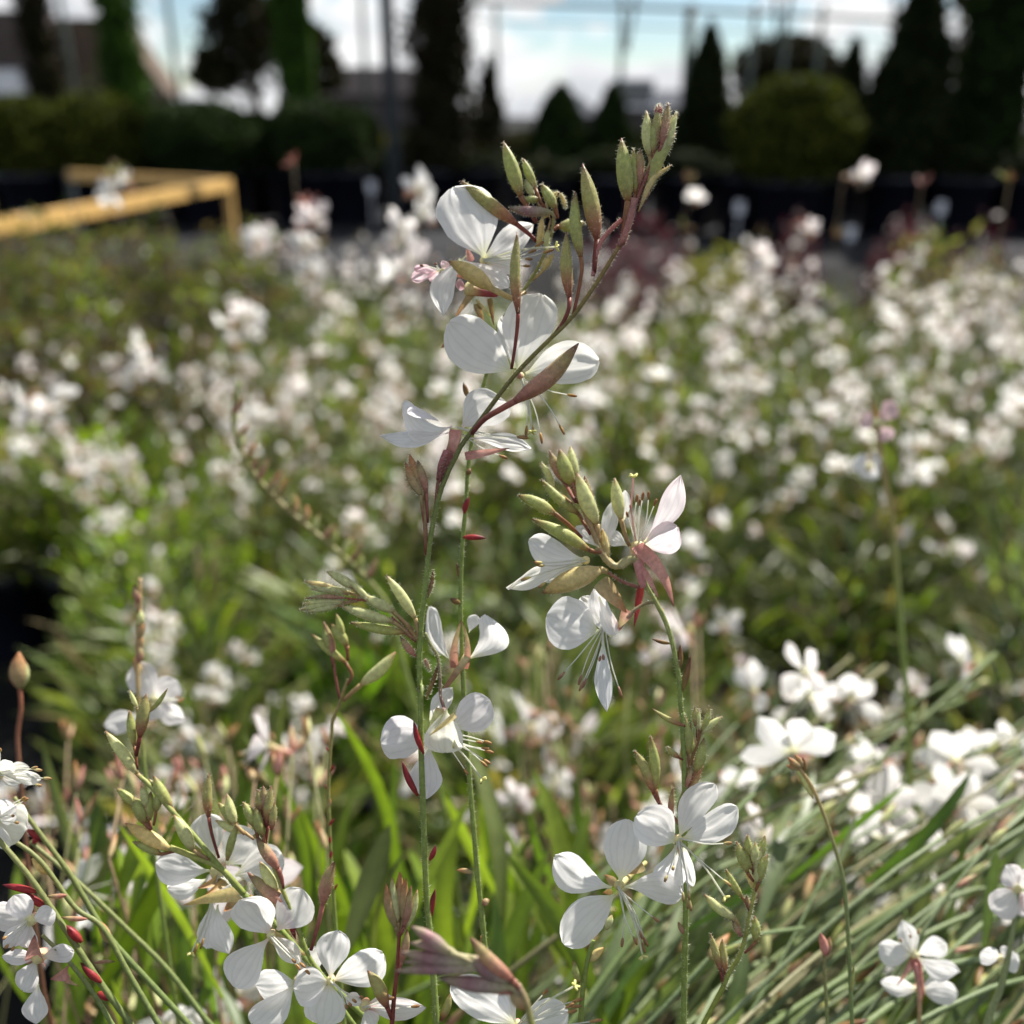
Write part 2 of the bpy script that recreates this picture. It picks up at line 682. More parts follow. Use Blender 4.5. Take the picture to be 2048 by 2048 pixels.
def cone_fn(R, p=0.55, low=0.10):
    return lambda t: R * (min(1, t / low) if t < low else max(0.02, (1 - (t - low) / (1 - low)) ** p))


def col_fn(R):
    return lambda t: R * min(1, (t / .06) ** .6 if t > 0 else 0) * (1 if t < .75 else math.sqrt(max(0.0, 1 - ((t - .75) / .25) ** 2)) + .02)


def shrub(name, cat, label, xc, ytop, wid, Y, pal, shape, n=3500, leaf=0.035, group=None, core=.82, rag=.2, lump=.12, z0=0.42, potted=True, ztop=None):
    """potted shrub: xc, ytop, wid in photo pixels (1932 scale); Y its distance"""
    p = at_dist(xc * T_, ytop * T_, Y)
    zt = ztop if ztop else p.z
    depth = proj(Vector((p.x, Y, 0.7)))[2]
    R = wid * T_ / FPX * depth / 2
    H = zt - z0
    fn = {'ball': ball_fn(R), 'cone': cone_fn(R), 'col': col_fn(R), 'spire': cone_fn(R, 0.62, .12)}[shape]
    root = empty(name, (p.x, Y, 0))
    tag(root, label, cat, group)
    if potted:
        o = link('pot', POT_L, root)
    mbt = MB()
    mbt.tube([Vector((0, 0, .30)), Vector((.01, 0, z0 + .2 * H)), Vector((0, .01, z0 + .7 * H))], lambda t: .03 * (1 - .7 * t), lambda t: (.05, .04, .03), 8)
    mbt.build('trunk', M_BARK, root)
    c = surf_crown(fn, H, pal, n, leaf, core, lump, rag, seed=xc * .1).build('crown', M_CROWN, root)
    c.location = (0, 0, z0)
    return root


GB = 'clipped ball shrubs in black pots'
shrub('ball_shrub', 'shrub', 'large clipped ball shrub with bright green rim in black pot on the right', 1508, 142, 232, 8.3, 'lime', 'ball', 5000, .035, GB, rag=.08)
shrub('ball_shrub', 'shrub', 'dark clipped ball shrub directly behind the grey pole on the left', 590, 188, 190, 9.6, 'dark', 'ball', 4500, .035, GB, rag=.06)
shrub('ball_shrub', 'shrub', 'dark clipped ball shrub above the right corner of the yellow bench', 372, 190, 205, 9.4, 'dark', 'ball', 4500, .035, GB, rag=.06)
shrub('ball_shrub', 'shrub', 'half hidden dark ball shrub between pole and its bigger neighbour', 665, 205, 100, 10.4, 'dark', 'ball', 3000, .035, GB, rag=.08)
shrub('ball_shrub', 'shrub', 'small dark ball shrub wedged between the two big dark balls', 478, 212, 110, 10.4, 'dark', 'ball', 3000, .035, GB, rag=.08)
shrub('ball_shrub', 'shrub', 'olive green ball shrub above the far end of the yellow bench', 178, 176, 190, 9.4, 'lime', 'ball', 4500, .035, GB, rag=.12)
shrub('ball_shrub', 'shrub', 'yellow green loose ball shrub at the left picture edge', 30, 182, 160, 9.2, 'lime', 'ball', 4500, .04, GB, rag=.25)

GC = 'conifers and evergreen columns in pots'
shrub('cone_conifer', 'conifer', 'dark slender pointed conifer standing left of the large green ball', 1343, 38, 112, 9.6, 'yew', 'spire', 4200, .04, GC, rag=.3)
shrub('cone_conifer', 'conifer', 'short dark rounded cone conifer left of the bud tip, wider of two', 1058, 160, 128, 9.8, 'dark', 'cone', 3200, .04, GC, rag=.15, lump=.1)
shrub('cone_conifer', 'conifer', 'short narrow cone conifer in front of the slate roofed house', 1157, 160, 98, 9.8, 'dark', 'cone', 3000, .04, GC, rag=.15)
shrub('cone_conifer', 'conifer', 'small pointed dark conifer peeking behind the large green ball', 1616, 70, 84, 10.6, 'yew', 'cone', 2600, .04, GC, rag=.15)
shrub('column_conifer', 'conifer', 'tall broad dark column conifer right of the large green ball', 1752, -40, 158, 9.0, 'yew', 'spire', 7000, .045, GC, rag=.3, lump=.25, ztop=2.15)
shrub('column_conifer', 'conifer', 'tall dark column conifer cut by the right picture edge', 1915, -60, 112, 9.2, 'dark', 'col', 7000, .045, GC, rag=.3, lump=.2, ztop=3.2)
shrub('column_conifer', 'conifer', 'low dark conifer filling the gap right of the green ball', 1668, 190, 110, 10.2, 'yew', 'cone', 2600, .04, GC, rag=.4, lump=.3)
shrub('column_conifer', 'conifer', 'tall ragged brownish column conifer right of the grey pole', 827, -60, 92, 9.8, 'brown', 'col', 6500, .045, GC, core=.62, rag=.65, lump=.35, ztop=3.0)
shrub('column_conifer', 'conifer', 'thin wispy shrub right of the ragged brown column conifer', 921, 112, 62, 10.2, 'brown', 'spire', 1700, .045, GC, core=.3, rag=.9, lump=.5)
shrub('column_conifer', 'conifer', 'bright ivy green dense column at the top left of the grey pole', 541, -70, 66, 10.8, 'ivy', 'col', 5200, .04, GC, rag=.15, lump=.1, ztop=3.2)
shrub('column_conifer', 'conifer', 'dark leafy column in front of the brick gable', 205, -70, 62, 10.6, 'ivy', 'col', 3800, .045, GC, core=.6, rag=.7, lump=.4, ztop=3.2)
shrub('column_conifer', 'conifer', 'thin dark twiggy column by the left edge of the brick gable', 45, -70, 48, 10.6, 'brown', 'col', 2600, .045, GC, core=.5, rag=.6, lump=.4, ztop=3.2)
shrub('small_shrub', 'shrub', 'small dark rounded shrub below the brick gable', 92, 118, 70, 11.4, 'dark', 'cone', 2000, .04, GC, rag=.4, lump=.3)
shrub('small_shrub', 'shrub', 'loose yellow leaved shrub glimpsed just left of the grey pole', 716, 255, 60, 11.5, 'yellow', 'ball', 1500, .04, GC, rag=.4)
shrub('small_shrub', 'shrub', 'green and brown leafy shrub between ragged column and short cones', 960, 252, 110, 11.0, 'olive', 'ball', 2600, .045, GC, rag=.4, lump=.35)
shrub('small_shrub', 'shrub', 'dark brown spreading shrub right of the grey pole base', 830, 250, 150, 9.9, 'brown', 'ball', 3200, .045, GC, rag=.4, lump=.3)
shrub('small_shrub', 'shrub', 'dark shrub between the slender conifer and the large green ball', 1280, 210, 90, 10.6, 'yew', 'ball', 2400, .045, GC, rag=.3, lump=.3)


# ------------------------------------------------------------------ loose trees far behind
def loose_tree(label, xc, ytop, wid, Y, pal, nclump, droop, leaf=.07, zbase=1.2, seed=0, per=70):
    random.seed(100 + seed)
    p = at_dist(xc * T_, ytop * T_, Y)
    depth = proj(Vector((p.x, Y, 1.5)))[2]
    R = wid * T_ / FPX * depth / 2
    root = empty('tree', (p.x, Y, 0))
    tag(root, label, 'tree', 'loose trees behind the potted shrubs')
    zt = p.z
    tr = MB()
    tr.tube(smooth_path([Vector((0, 0, 0)), Vector((.04, 0, zt * .4)), Vector((-.03, .02, zt * .75)), Vector((.02, 0, zt * .98))], 12), lambda t: .09 * (1 - .85 * t), lambda t: (.05, .04, .03), 8)
    cr = MB()
    pal = GREENS[pal]
    for k in range(nclump):
        t = rnd(.15, 1) ** .8
        z = zbase + (zt - zbase) * t
        th = rnd(0, 2 * math.pi)
        rr = R * rnd(.15, 1) * (1 - .55 * t)
        c = Vector((rr * math.cos(th), rr * math.sin(th), z))
        tr.tube(smooth_path([Vector((0, 0, z - rr * .5)), Vector((c.x * .5, c.y * .5, z - rr * .05)), c], 6), lambda t: .02 * (1 - .8 * t), lambda t: (.05, .04, .03), 5)
        for q in range(per):
            o = rdir() * (R * .22 * random.random() ** .5)
            o.z *= .7
            o.z -= droop * random.random() ** 2 * R
            a = rdir()
            b2 = a.cross(rdir()).normalized()
            s = leaf * rnd(.5, 1.2)
            cr.quad(c + o, a * s, b2 * s * .5, random.choice(pal))
    tr.build('trunk', M_BARK, root)
    cr.build('crown', M_CROWN, root)
    return root


loose_tree('weeping dark tree with hanging twigs left of the ivy green column', 455, -60, 230, 13, 'brown', 58, 1.0, seed=1, per=46, zbase=1.5)
loose_tree('sparse bushy tree right of the ivy green column, leaning shoots', 595, 45, 110, 13, 'olive', 30, .3, seed=2, per=70)
loose_tree('round dark tree crown showing above the large green ball', 1490, 78, 270, 15, 'brown', 130, .2, seed=3, per=90)
loose_tree('dark bushy tree between the cable posts left of the weeping tree', 395, 95, 100, 12.6, 'olive', 45, .2, seed=4)
loose_tree('airy tree with sky showing through between the two right columns', 1835, -30, 110, 14, 'olive', 24, .3, seed=5, per=50)
random.seed(11)

# low dark hedge bank closing the view behind the pots
hb = empty('hedge', (0, 13.2, 0))
tag(hb, 'long low dark hedge running behind all the potted shrubs', 'hedge')
m_ = MB()
for k in range(15000):
    x = rnd(-9.5, 9.5)
    h = .74 + .12 * noise.noise(Vector((x * 1.3, 0, 0))) + .1 * noise.noise(Vector((x * 4, 3, 0)))
    z = h * random.random() ** .7
    y = rnd(-.35, .35)
    a = rdir()
    m_.quad(Vector((x, y, z)), a * .06, a.cross(rdir()).normalized() * .035, random.choice(GREENS['yew' if k % 3 else 'olive']))
m_.build('foliage', M_CROWN, hb)['kind'] = 'stuff'
m_ = MB()
m_.box(-9.4, 9.4, -.22, .22, 0.02, .6, GREENS['yew'][0])
m_.build('inner_branches', M_CROWN, hb)


# ------------------------------------------------------------------ houses far behind
def house(label, xl, xr, ytop, yeave, Y, wallm, roofm, depth=8, ridge_frac=.5, hip=False, windows=()):
    a = at_dist(xl * T_, ytop * T_, Y)
    b = at_dist(xr * T_, ytop * T_, Y)
    ze = at_dist(xl * T_, yeave * T_, Y).z
    zr = a.z
    cx = (a.x + b.x) / 2
    root = empty('house', (cx, Y, 0))
    tag(root, label, 'house', 'houses beyond the nursery')
    hw = (b.x - a.x) / 2
    mb = MB()
    mb.box(-hw, hw, 0, depth, 0, ze)
    mb.build('wall', wallm, root, smooth=False)
    mb = MB()
    o = .25
    hx = hw + o
    hr = hw * ridge_frac
    pts = [Vector((-hx, -o, ze - .05)), Vector((hx, -o, ze - .05)), Vector((hx, depth + o, ze - .05)), Vector((-hx, depth + o, ze - .05)),
           Vector((-hr, depth / 2, zr)), Vector((hr, depth / 2, zr))]
    for f in ((0, 1, 5, 4), (1, 2, 5), (2, 3, 4, 5), (3, 0, 4), (3, 2, 1, 0)):
        mb.poly([pts[i] for i in f])
    mb.build('roof', roofm, root, smooth=False)
    for (wx, wz, ww, wh) in windows:
        mb = MB()
        mb.box(wx - ww / 2, wx + ww / 2, -.05, -.003, wz, wz + wh)
        f = mb.build('window', M_WALLW, root, smooth=False)
        mb = MB()
        mb.box(wx - ww / 2 + .08, wx + ww / 2 - .08, -.06, -.053, wz + .08, wz + wh - .08)
        mb.build('pane', M_GLASS, f, smooth=False)
    return root


# brick house with its gable towards the path
Yb = 30.0
pA = at_dist(105 * T_, 34 * T_, Yb)
pB = at_dist(205 * T_, 34 * T_, Yb)
pC = at_dist(300 * T_, 176 * T_, Yb)
pD = at_dist(-160 * T_, 34 * T_, Yb)
rt = empty('house', (pB.x, Yb, 0))
tag(rt, 'brown brick house with pitched gable at the top left', 'house', 'houses beyond the nursery')
ox = pB.x
mb = MB()
gx0, gx1 = pD.x - ox, pC.x - ox
mb.poly([(gx0, 0, 0), (gx1, 0, 0), (gx1, 0, pC.z), (pB.x - ox, 0, pB.z), (gx0, 0, pB.z)])
mb.poly([(gx1, 0, 0), (gx1, 1.2, 0), (gx1, 1.2, pC.z), (gx1, 0, pC.z)])
mb.build('wall', M_BRICK, rt, smooth=False)
mb = MB()
mb.box(gx0, pA.x - ox, -.5, -.1, at_dist(0, 130 * T_, Yb).z, pA.z + .15)
mb.build('roof', M_ROOFG, rt, smooth=False)
mb = MB()
e0, e1 = Vector((pB.x - ox, 0, pB.z)), Vector((gx1, 0, pC.z))
nrm = Vector((e1.z - e0.z, 0, -(e1.x - e0.x))).normalized() * -.18
mb.poly([e0 + Vector((0, -.3, 0)), e1 + Vector((.2, -.3, -.12)), e1 + Vector((.2, 1.2, -.12)), e0 + Vector((0, 1.2, 0))])
mb.poly([e0 + nrm + Vector((0, -.3, 0)), e0 + nrm + Vector((0, 1.2, 0)), e1 + nrm + Vector((.2, 1.2, -.12)), e1 + nrm + Vector((.2, -.3, -.12))])
mb.poly([e0 + Vector((0, -.3, 0)), e0 + nrm + Vector((0, -.3, 0)), e1 + nrm + Vector((.2, -.3, -.12)), e1 + Vector((.2, -.3, -.12))])
mb.build('verge', M_BRICK, rt, smooth=False)
mb = MB()
mb.box(gx0, at_dist(52 * T_, 150 * T_, Yb).x - ox, -.45, -.05, 0, at_dist(0, 128 * T_, Yb).z)
mb.build('white_porch', M_WALLW, rt, smooth=False)
house('low house with dark pitched roof behind the grey pole', 560, 800, 116, 178, 34, M_WALLT, M_ROOFD, ridge_frac=.55)
house('house with slate roof and pale dormer behind the slender conifer', 1165, 1345, 166, 205, 40, M_WALLT, M_ROOFB, ridge_frac=.92, windows=((-1.2, 1.2, 1.6, 1.0), (1.4, 1.2, 1.4, 1.0)))
house('distant low house with blue grey roof between the short cones', 1060, 1128, 176, 216, 44, M_WALLT, M_ROOFB, ridge_frac=.3)


# ------------------------------------------------------------------ posts and overhead rail
def post(label, x0, y0, x1, y1, Y, rad, mat, name='post', top=None):
    a = at_dist(x1 * T_, y1 * T_, Y)
    t = top if top else at_dist(x0 * T_, y0 * T_, Y).z
    o = empty(name, (a.x, Y, 0))
    tag(o, label, 'post', 'steel posts of the tying frame')
    xt = at_dist(x0 * T_, y0 * T_, Y).x
    mb = MB()
    mb.tube([Vector((0, 0, 0)), Vector((0, 0, t * .5)), Vector((0, 0, t))], lambda q: rad, lambda q: (.1, .1, .1), 12)
    mb.build('tube', mat, o)
    mb = MB()
    mb.tube([Vector((0, 0, t)), Vector((0, 0, t + .02)), Vector((0, 0, t + .03))], lambda q: rad * (1.15 - .6 * q), lambda q: (.1, .1, .1), 12)
    mb.build('cap', mat, o)
    mb = MB()
    mb.box(-rad * 2.4, rad * 2.4, -rad * 2.4, rad * 2.4, .005, .02)
    mb.build('base_plate', mat, o, smooth=False)
    return o


post('thick dark grey pole in front of the shrubs, left of centre', 725, 0, 744, 340, 7.0, .046, M_DPOST, top=3.2)
Yr = 12.2
zr_ = at_dist(1297 * T_, 12 * T_, Yr).z
post('thick green post under the overhead rail above the bud tip', 1297, 12, 1294, 165, Yr, .058, M_STEEL)
for xx, lab in ((137, 'thin pale post crossing the brick gable'), (333, 'thin pale post against the cloud left of the weeping tree'),
                (688, 'thin pale green post just left of the dark grey pole'), (935, 'faint thin post above the wispy shrub'),
                (1415, 'faint thin post above the round dark crown, left of two'), (1540, 'faint thin post above the round dark crown, right of two'),
                (1475, 'faint thin strut post between the other two above the dark crown'), (1700, 'thin post beside the broad right column conifer'),
                (1172, 'leaning thin post above the narrow short cone')):
    post(lab, xx, 0, xx + (2 if xx > 966 else -2) * -1, 160, Yr + .02, .03, M_STEEL, name='thin_post', top=zr_ if xx > 800 else 3.3)
rl = empty('overhead_rail', (0, Yr, zr_))
tag(rl, 'long thin horizontal rail across the sky at the top right', 'rail')
mb = MB()
rp_ = [at_dist(x * T_, y * T_, Yr - .1) - Vector((0, Yr, zr_)) for x, y in ((800, 2), (1180, 13), (1400, 23), (1660, 36), (1990, 52))]
mb.tube(smooth_path(rp_, 14), lambda q: .026, lambda q: (.1, .1, .1), 8)
mb.build('tube', M_STEEL, rl)
mb = MB()
mb.tube([p + Vector((0, .3, -.16)) for p in rp_], lambda q: .009, lambda q: (.1, .1, .1), 6)
mb.build('cable', M_STEEL, rl)

for bx in (1185, 1475, 1700):
    mb = MB()
    b0 = at_dist(bx * T_, 20 * T_, Yr - .1) - Vector((0, Yr, zr_))
    mb.tube([b0 + Vector((-.1, 0, .25)), b0 + Vector((0, 0, -.42))], lambda q: .03 * (1 - .6 * q), lambda q: (.1, .1, .1), 8)
    mb.tube([b0 + Vector((.1, 0, .25)), b0 + Vector((.01, 0, -.42))], lambda q: .03 * (1 - .6 * q), lambda q: (.1, .1, .1), 8)
    mb.build('hanger', M_STEEL, rl)

# ------------------------------------------------------------------ row of low dark shrubs in big pots
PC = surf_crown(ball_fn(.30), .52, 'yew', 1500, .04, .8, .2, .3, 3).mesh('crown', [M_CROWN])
PT = MB()
PT.tube([Vector((0, 0, .40)), Vector((.01, 0, .55)), Vector((0, 0, .70))], lambda t: .02 * (1 - .5 * t), lambda t: (.05, .04, .03), 6)
PT = PT.mesh('trunk', [M_BARK])
ORD = ['first', 'second', 'third', 'fourth', 'fifth', 'sixth', 'seventh', 'eighth', 'ninth', 'tenth', 'eleventh', 'twelfth', 'thirteenth', 'fourteenth', 'fifteenth', 'sixteenth', 'seventeenth', 'eighteenth', 'nineteenth', 'twentieth']
random.seed(21)
for k in range(18):
    X = -5.2 + k * .61 + rnd(-.05, .05)
    o = empty('low_shrub', (X, (8.75 if X > 0 else 9.7) + rnd(-.1, .25), 0))
    tag(o, 'low dark shrub in a big black pot, %s from the left in the pot row' % ORD[k], 'shrub', 'low dark shrubs in the pot row')
    o.rotation_euler = (0, 0, rnd(0, 6))
    link('pot', POT_L, o)
    link('trunk', PT, o)
    c = link('crown', PC, o)
    c.location = (0, 0, .42)
    c.scale = (1, 1, rnd(.35, .6))

# ------------------------------------------------------------------ yellow bench frame at the left
zt = 0.62
c0 = on_plane(428 * T_, 338 * T_, zt)
c1 = on_plane(128 * T_, 322 * T_, zt)
d1 = on_plane(0, 412 * T_, zt)
ux = (c1 - c0)
ux.z = 0
uy = (d1 - c0)
uy.z = 0
bn = empty('potting_bench', (c0.x, c0.y, 0))
tag(bn, 'yellow painted steel bench frame at the left', 'bench')
e1 = ux.normalized()
e2 = uy.normalized()
L1, L2 = ux.length, uy.length * 1.35
c0g = Vector((0, 0, zt))


def bar(mbx, a, b, wdt, hgt):
    d = (b - a).normalized()
    s = d.cross(Vector((0, 0, 1))).normalized() * wdt / 2
    u = Vector((0, 0, hgt))
    bb = len(mbx.v)
    for p in (a - s - u, a + s - u, a + s, a - s, b - s - u, b + s - u, b + s, b - s):
        mbx.v.append(p)
        mbx.c.append((.5, .3, .05))
        mbx.uv.append((0, 0, 0))
    for f in ((0, 1, 2, 3), (7, 6, 5, 4), (0, 4, 5, 1), (1, 5, 6, 2), (2, 6, 7, 3), (3, 7, 4, 0)):
        mbx.f.append(tuple(bb + i for i in f))
        mbx.m.append(0)


q0 = c0g
q1 = c0g + e1 * L1
q2 = c0g + e1 * L1 + e2 * L2
q3 = c0g + e2 * L2
for a, b in ((q0, q1), (q3, q0)):
    mb = MB()
    dd = (b - a).normalized() * .022
    bar(mb, a + dd, b - dd, .05, .062)
    mb.build('side_rail', M_YEL, bn, smooth=False)
for a in (q0, q1, q3):
    mb = MB()
    mb.box(a.x - .022, a.x + .022, a.y - .022, a.y + .022, .0, zt + .002)
    mb.build('leg', M_DPOST if a is q1 else M_YEL, bn, smooth=False)

# ------------------------------------------------------------------ white plant labels stuck in the big pots
M_TAG = plain_mat('white_plastic', (.72, .74, .80), .4, .05, 20)
for k, (tx, ty, Yd, lab) in enumerate([(22, 355, 9.0, 'white plant label in a pot at the far left edge'), (700, 352, 9.2, 'white plant label in the pot beside the grey pole'),
                                       (1395, 392, 8.1, 'white plant label left of the large green ball, tallest of three'), (1605, 440, 8.0, 'white plant label low in front of the large green ball'),
                                       (1775, 392, 8.2, 'white plant label in the pot of the broad right conifer')]):
    p = at_dist(tx * T_, ty * T_, Yd)
    o = empty('plant_label', (p.x, Yd, 0))
    tag(o, lab, 'plant label', 'white plant labels in the big pots')
    mb = MB()
    mb.box(-.035, .035, -.002, .002, p.z - .05, p.z + .05)
    mb.build('plate', M_TAG, o, smooth=False)
    mb = MB()
    mb.box(-.006, .006, .003, .006, 0, p.z - .02)
    mb.build('stake', M_TAG, o, smooth=False)

# ------------------------------------------------------------------ shared flower, stalk and foliage shapes
GRN = (.20, .25, .07)
GRN2 = (.30, .34, .12)
RED = (.24, .055, .045)
PNK = (.62, .30, .28)
TAN = (.46, .34, .17)
WHT = (.88, .88, .89)


PW = (.92, .905, .885)


def petal_col(tint=(1, 1, 1), pink=0.0, basec=(.80, .82, .50)):
    def f(t, s):
        c = lerp3(basec, (PW[0] * tint[0], PW[1] * tint[1], PW[2] * tint[2]), min(1, t / .22))
        if pink:
            c = lerp3(c, (.80, .55, .60), pink * (abs(s) ** 1.5 * .6 + .4 * t))
        return c
    return f


def flower_proto(kind, seed):
    random.seed(900 + seed)
    mb = MB()
    cpos = Vector((.009, 0, .003))
    mb.tube([Vector((0, 0, 0)), Vector((.005, 0, .001)), cpos], lambda t: .0009 + .0010 * t, lambda t: lerp3(PNK, (.55, .5, .25), t), 6, mat=1)
    pk = .5 if kind == 'pink' else (.15 if random.random() < .5 else 0)
    if kind in ('open', 'pink'):
        angs = [a + rnd(-14, 14) for a in (-82, -28, 30, 84)]
        if seed % 3 == 1:
            angs = [a + rnd(-9, 9) for a in (-115, -38, 40, 110)]
        for k, a in enumerate(angs):
            a = R_(a)
            d = Vector((rnd(.05, .45), math.sin(a), math.cos(a))).normalized()
            Ln = rnd(.014, .019)
            mb.petal(cpos + d * .0008, cpos + d * Ln, Vector((1, 0, .1)), rnd(.0075, .0115), random.choice(['round', 'point', 'point', 'wide']), cup=rnd(-.1, .35), bend=rnd(-.08, .08),
                     curl=rnd(-.15, .1), col=petal_col(pink=pk), nu=5, nv=4, seed=seed * 7 + k, ruf=.05)
    else:
        for k in range(3):
            a = R_(rnd(-40, 40))
            d = Vector((rnd(.6, 1.1), math.sin(a), math.cos(a) - .3)).normalized()
            mb.petal(cpos, cpos + d * .012, Vector((-.3, rnd(-1, 1), 1)), .007, 'round', cup=.6, col=petal_col(pink=.6), nu=5, nv=4, seed=seed * 7 + k, ruf=.1)
    for k in range(7):
        d = Vector((rnd(.5, .9), rnd(-.45, .45), rnd(-1.0, -.3))).normalized() * rnd(.011, .014)
        e = cpos + d
        mb.tube([cpos, cpos + d * .5 + Vector((.001, 0, .0006)), e], lambda t: .00016, lambda t: (.82, .82, .74), 3, mat=0, cap=False)
        mb.tube([e, e + d * .09, e + d * .18], lambda t: .0004 * (1 - .5 * t), lambda t: (.40, .26, .12), 4, mat=1)
    for k in range(3):
        d = Vector((-.55, rnd(-.6, .6), rnd(-.9, -.2))).normalized()
        mb.petal(cpos, cpos + d * .012, Vector((1, 0, .4)), .0026, 'sepal', cup=.5, bend=.1, col=lambda t, s: lerp3(PNK, (.5, .36, .22), t), nu=4, nv=2, mat=1)
    return mb.mesh('flower', [M_PETAL, M_SKIN])


FLW = [flower_proto('open', s) for s in range(6)] + [flower_proto('pink', 6), flower_proto('pink', 7), flower_proto('half', 8)]


def bud_mb(mb, stalk, neck, tip, w, scheme, sides=8, mat=0, bend=0.0, rings=9):
    """stalk points -> neck, then spindle neck -> tip"""
    if stalk:
        pts = smooth_path(list(stalk) + [neck], max(5, 3 * len(stalk)))
        mb.tube(pts, lambda t: w * (.13 + .05 * t), lambda t: grad(scheme, -.4 + .4 * t), max(5, sides - 2), mat)
    w *= .94
    mid = neck.lerp(tip, .5)
    if bend:
        u = (tip - neck)
        mid = mid + u.cross(FWD).normalized() * (bend * u.length)
    pts = smooth_path([neck, mid, tip], rings + 1)
    mb.tube(pts, lambda t: w * .5 * interp(BUDP, t), lambda t: grad(scheme, t), sides, mat, lobes=.07)


SCH = {
    'green': [(-.4, (.20, .06, .04)), (0, (.30, .15, .07)), (.2, (.36, .36, .12)), (.7, (.37, .41, .14)), (.9, (.27, .22, .08)), (1, (.15, .045, .035))],
    'pale': [(-.4, (.30, .18, .09)), (0, (.40, .30, .14)), (.15, (.50, .50, .24)), (.75, (.52, .54, .26)), (.92, (.40, .34, .16)), (1, (.28, .12, .08))],
    'redbase': [(-.4, (.15, .03, .025)), (0, (.24, .07, .05)), (.25, (.36, .20, .10)), (.5, (.36, .35, .13)), (.85, (.33, .30, .12)), (1, (.13, .03, .03))],
    'pink': [(-.4, (.24, .07, .06)), (0, (.45, .20, .17)), (.4, (.55, .30, .25)), (.8, (.45, .22, .17)), (1, (.16, .04, .04))],
    'tanpink': [(-.4, (.16, .04, .035)), (0, (.36, .15, .11)), (.4, (.42, .24, .16)), (.75, (.34, .28, .13)), (1, (.15, .04, .04))],
    'red': [(-.4, (.20, .03, .025)), (0, (.28, .04, .03)), (.5, (.30, .03, .035)), (1, (.10, .015, .02))],
    'brown': [(-.4, (.24, .17, .06)), (0, (.28, .20, .07)), (.5, (.22, .13, .05)), (1, (.11, .04, .025))],
    'yellow': [(-.4, (.35, .25, .10)), (0, (.52, .42, .20)), (.5, (.60, .50, .22)), (.9, (.50, .38, .14)), (1, (.2, .06, .05))],
    'purple': [(-.4, (.28, .2, .14)), (0, (.42, .40, .22)), (.35, (.34, .26, .22)), (.6, (.30, .16, .17)), (.85, (.32, .27, .18)), (1, (.15, .08, .08))],
    'dry': [(-.4, (.22, .06, .04)), (0, (.34, .28, .14)), (.5, (.42, .30, .15)), (1, (.36, .15, .06))],
}


def stalk_proto(seed, h, nfl, lean):
    """a flowering stalk: mesh plus the places where its flowers sit"""
    random.seed(300 + seed)
    mb = MB()
    a = rnd(0, 6.28)
    dx, dy = math.cos(a), math.sin(a)
    pts = [Vector((0, 0, 0)), Vector((dx * lean * .15, dy * lean * .15, h * .35)), Vector((dx * lean * .45, dy * lean * .45, h * .7)), Vector((dx * lean * rnd(.8, 1.1), dy * lean, h))]
    path = smooth_path(pts, 15)
    mb.tube(path, lambda t: .0014 * (1 - .55 * t), lambda t: lerp3((.18, .22, .08), (.42, .29, .17), t), 5)
    mounts = []
    for k in range(nfl):
        t = .62 + .32 * (k + random.random()) / nfl
        i = int(t * 14)
        p = path[i].lerp(path[min(14, i + 1)], t * 14 - i)
        az = rnd(0, 6.28)
        q = p + Vector((math.cos(az), math.sin(az), .5)) * .005
        mb.tube([p, q], lambda t: .0007, lambda t: RED, 4)
        mounts.append((q, az, rnd(.7, 1.25)))
    for k in range(random.randint(5, 9)):                # buds towards the tip
        t = rnd(.80, 1.0)
        p = path[min(14, int(t * 14))]
        az = rnd(0, 6.28)
        d = Vector((math.cos(az) * .5, math.sin(az) * .5, 1)).normalized()
        bud_mb(mb, [p], p + d * .004, p + d * rnd(.012, .018), .0034, SCH[random.choice(['green', 'pale', 'redbase', 'tanpink'])], 5, rings=5)
    for k in range(7):                                   # spent stubs along the stem
        t = rnd(.3, .8)
        p = path[int(t * 14)]
        az = rnd(0, 6.28)
        d = Vector((math.cos(az), math.sin(az), .8)).normalized()
        bud_mb(mb, None, p, p + d * .009, .002, SCH[random.choice(['red', 'brown', 'dry'])], 4, rings=4)
    for k in range(9):                                   # small stem leaves low down
        t = rnd(.05, .55)
        p = path[int(t * 14)]
        az = rnd(0, 6.28)
        d = Vector((math.cos(az), math.sin(az), rnd(.3, 1.0))).normalized()
        mb.leaf(p, p + d * rnd(.025, .05), Vector((0, 0, 1)), rnd(.005, .009), col=random.choice([(.09, .17, .03), (.13, .19, .06)]), nu=4, mat=1)
    return mb.mesh('flower_stalk', [M_SKIN, M_LEAF]), mounts


STK = [stalk_proto(s, hh, nf, ln) for s, (hh, nf, ln) in enumerate([(.40, 5, .06), (.46, 6, .10), (.36, 6, .12), (.50, 4, .05), (.43, 7, .14), (.33, 5, .08), (.48, 5, .16), (.38, 7, .1)])]


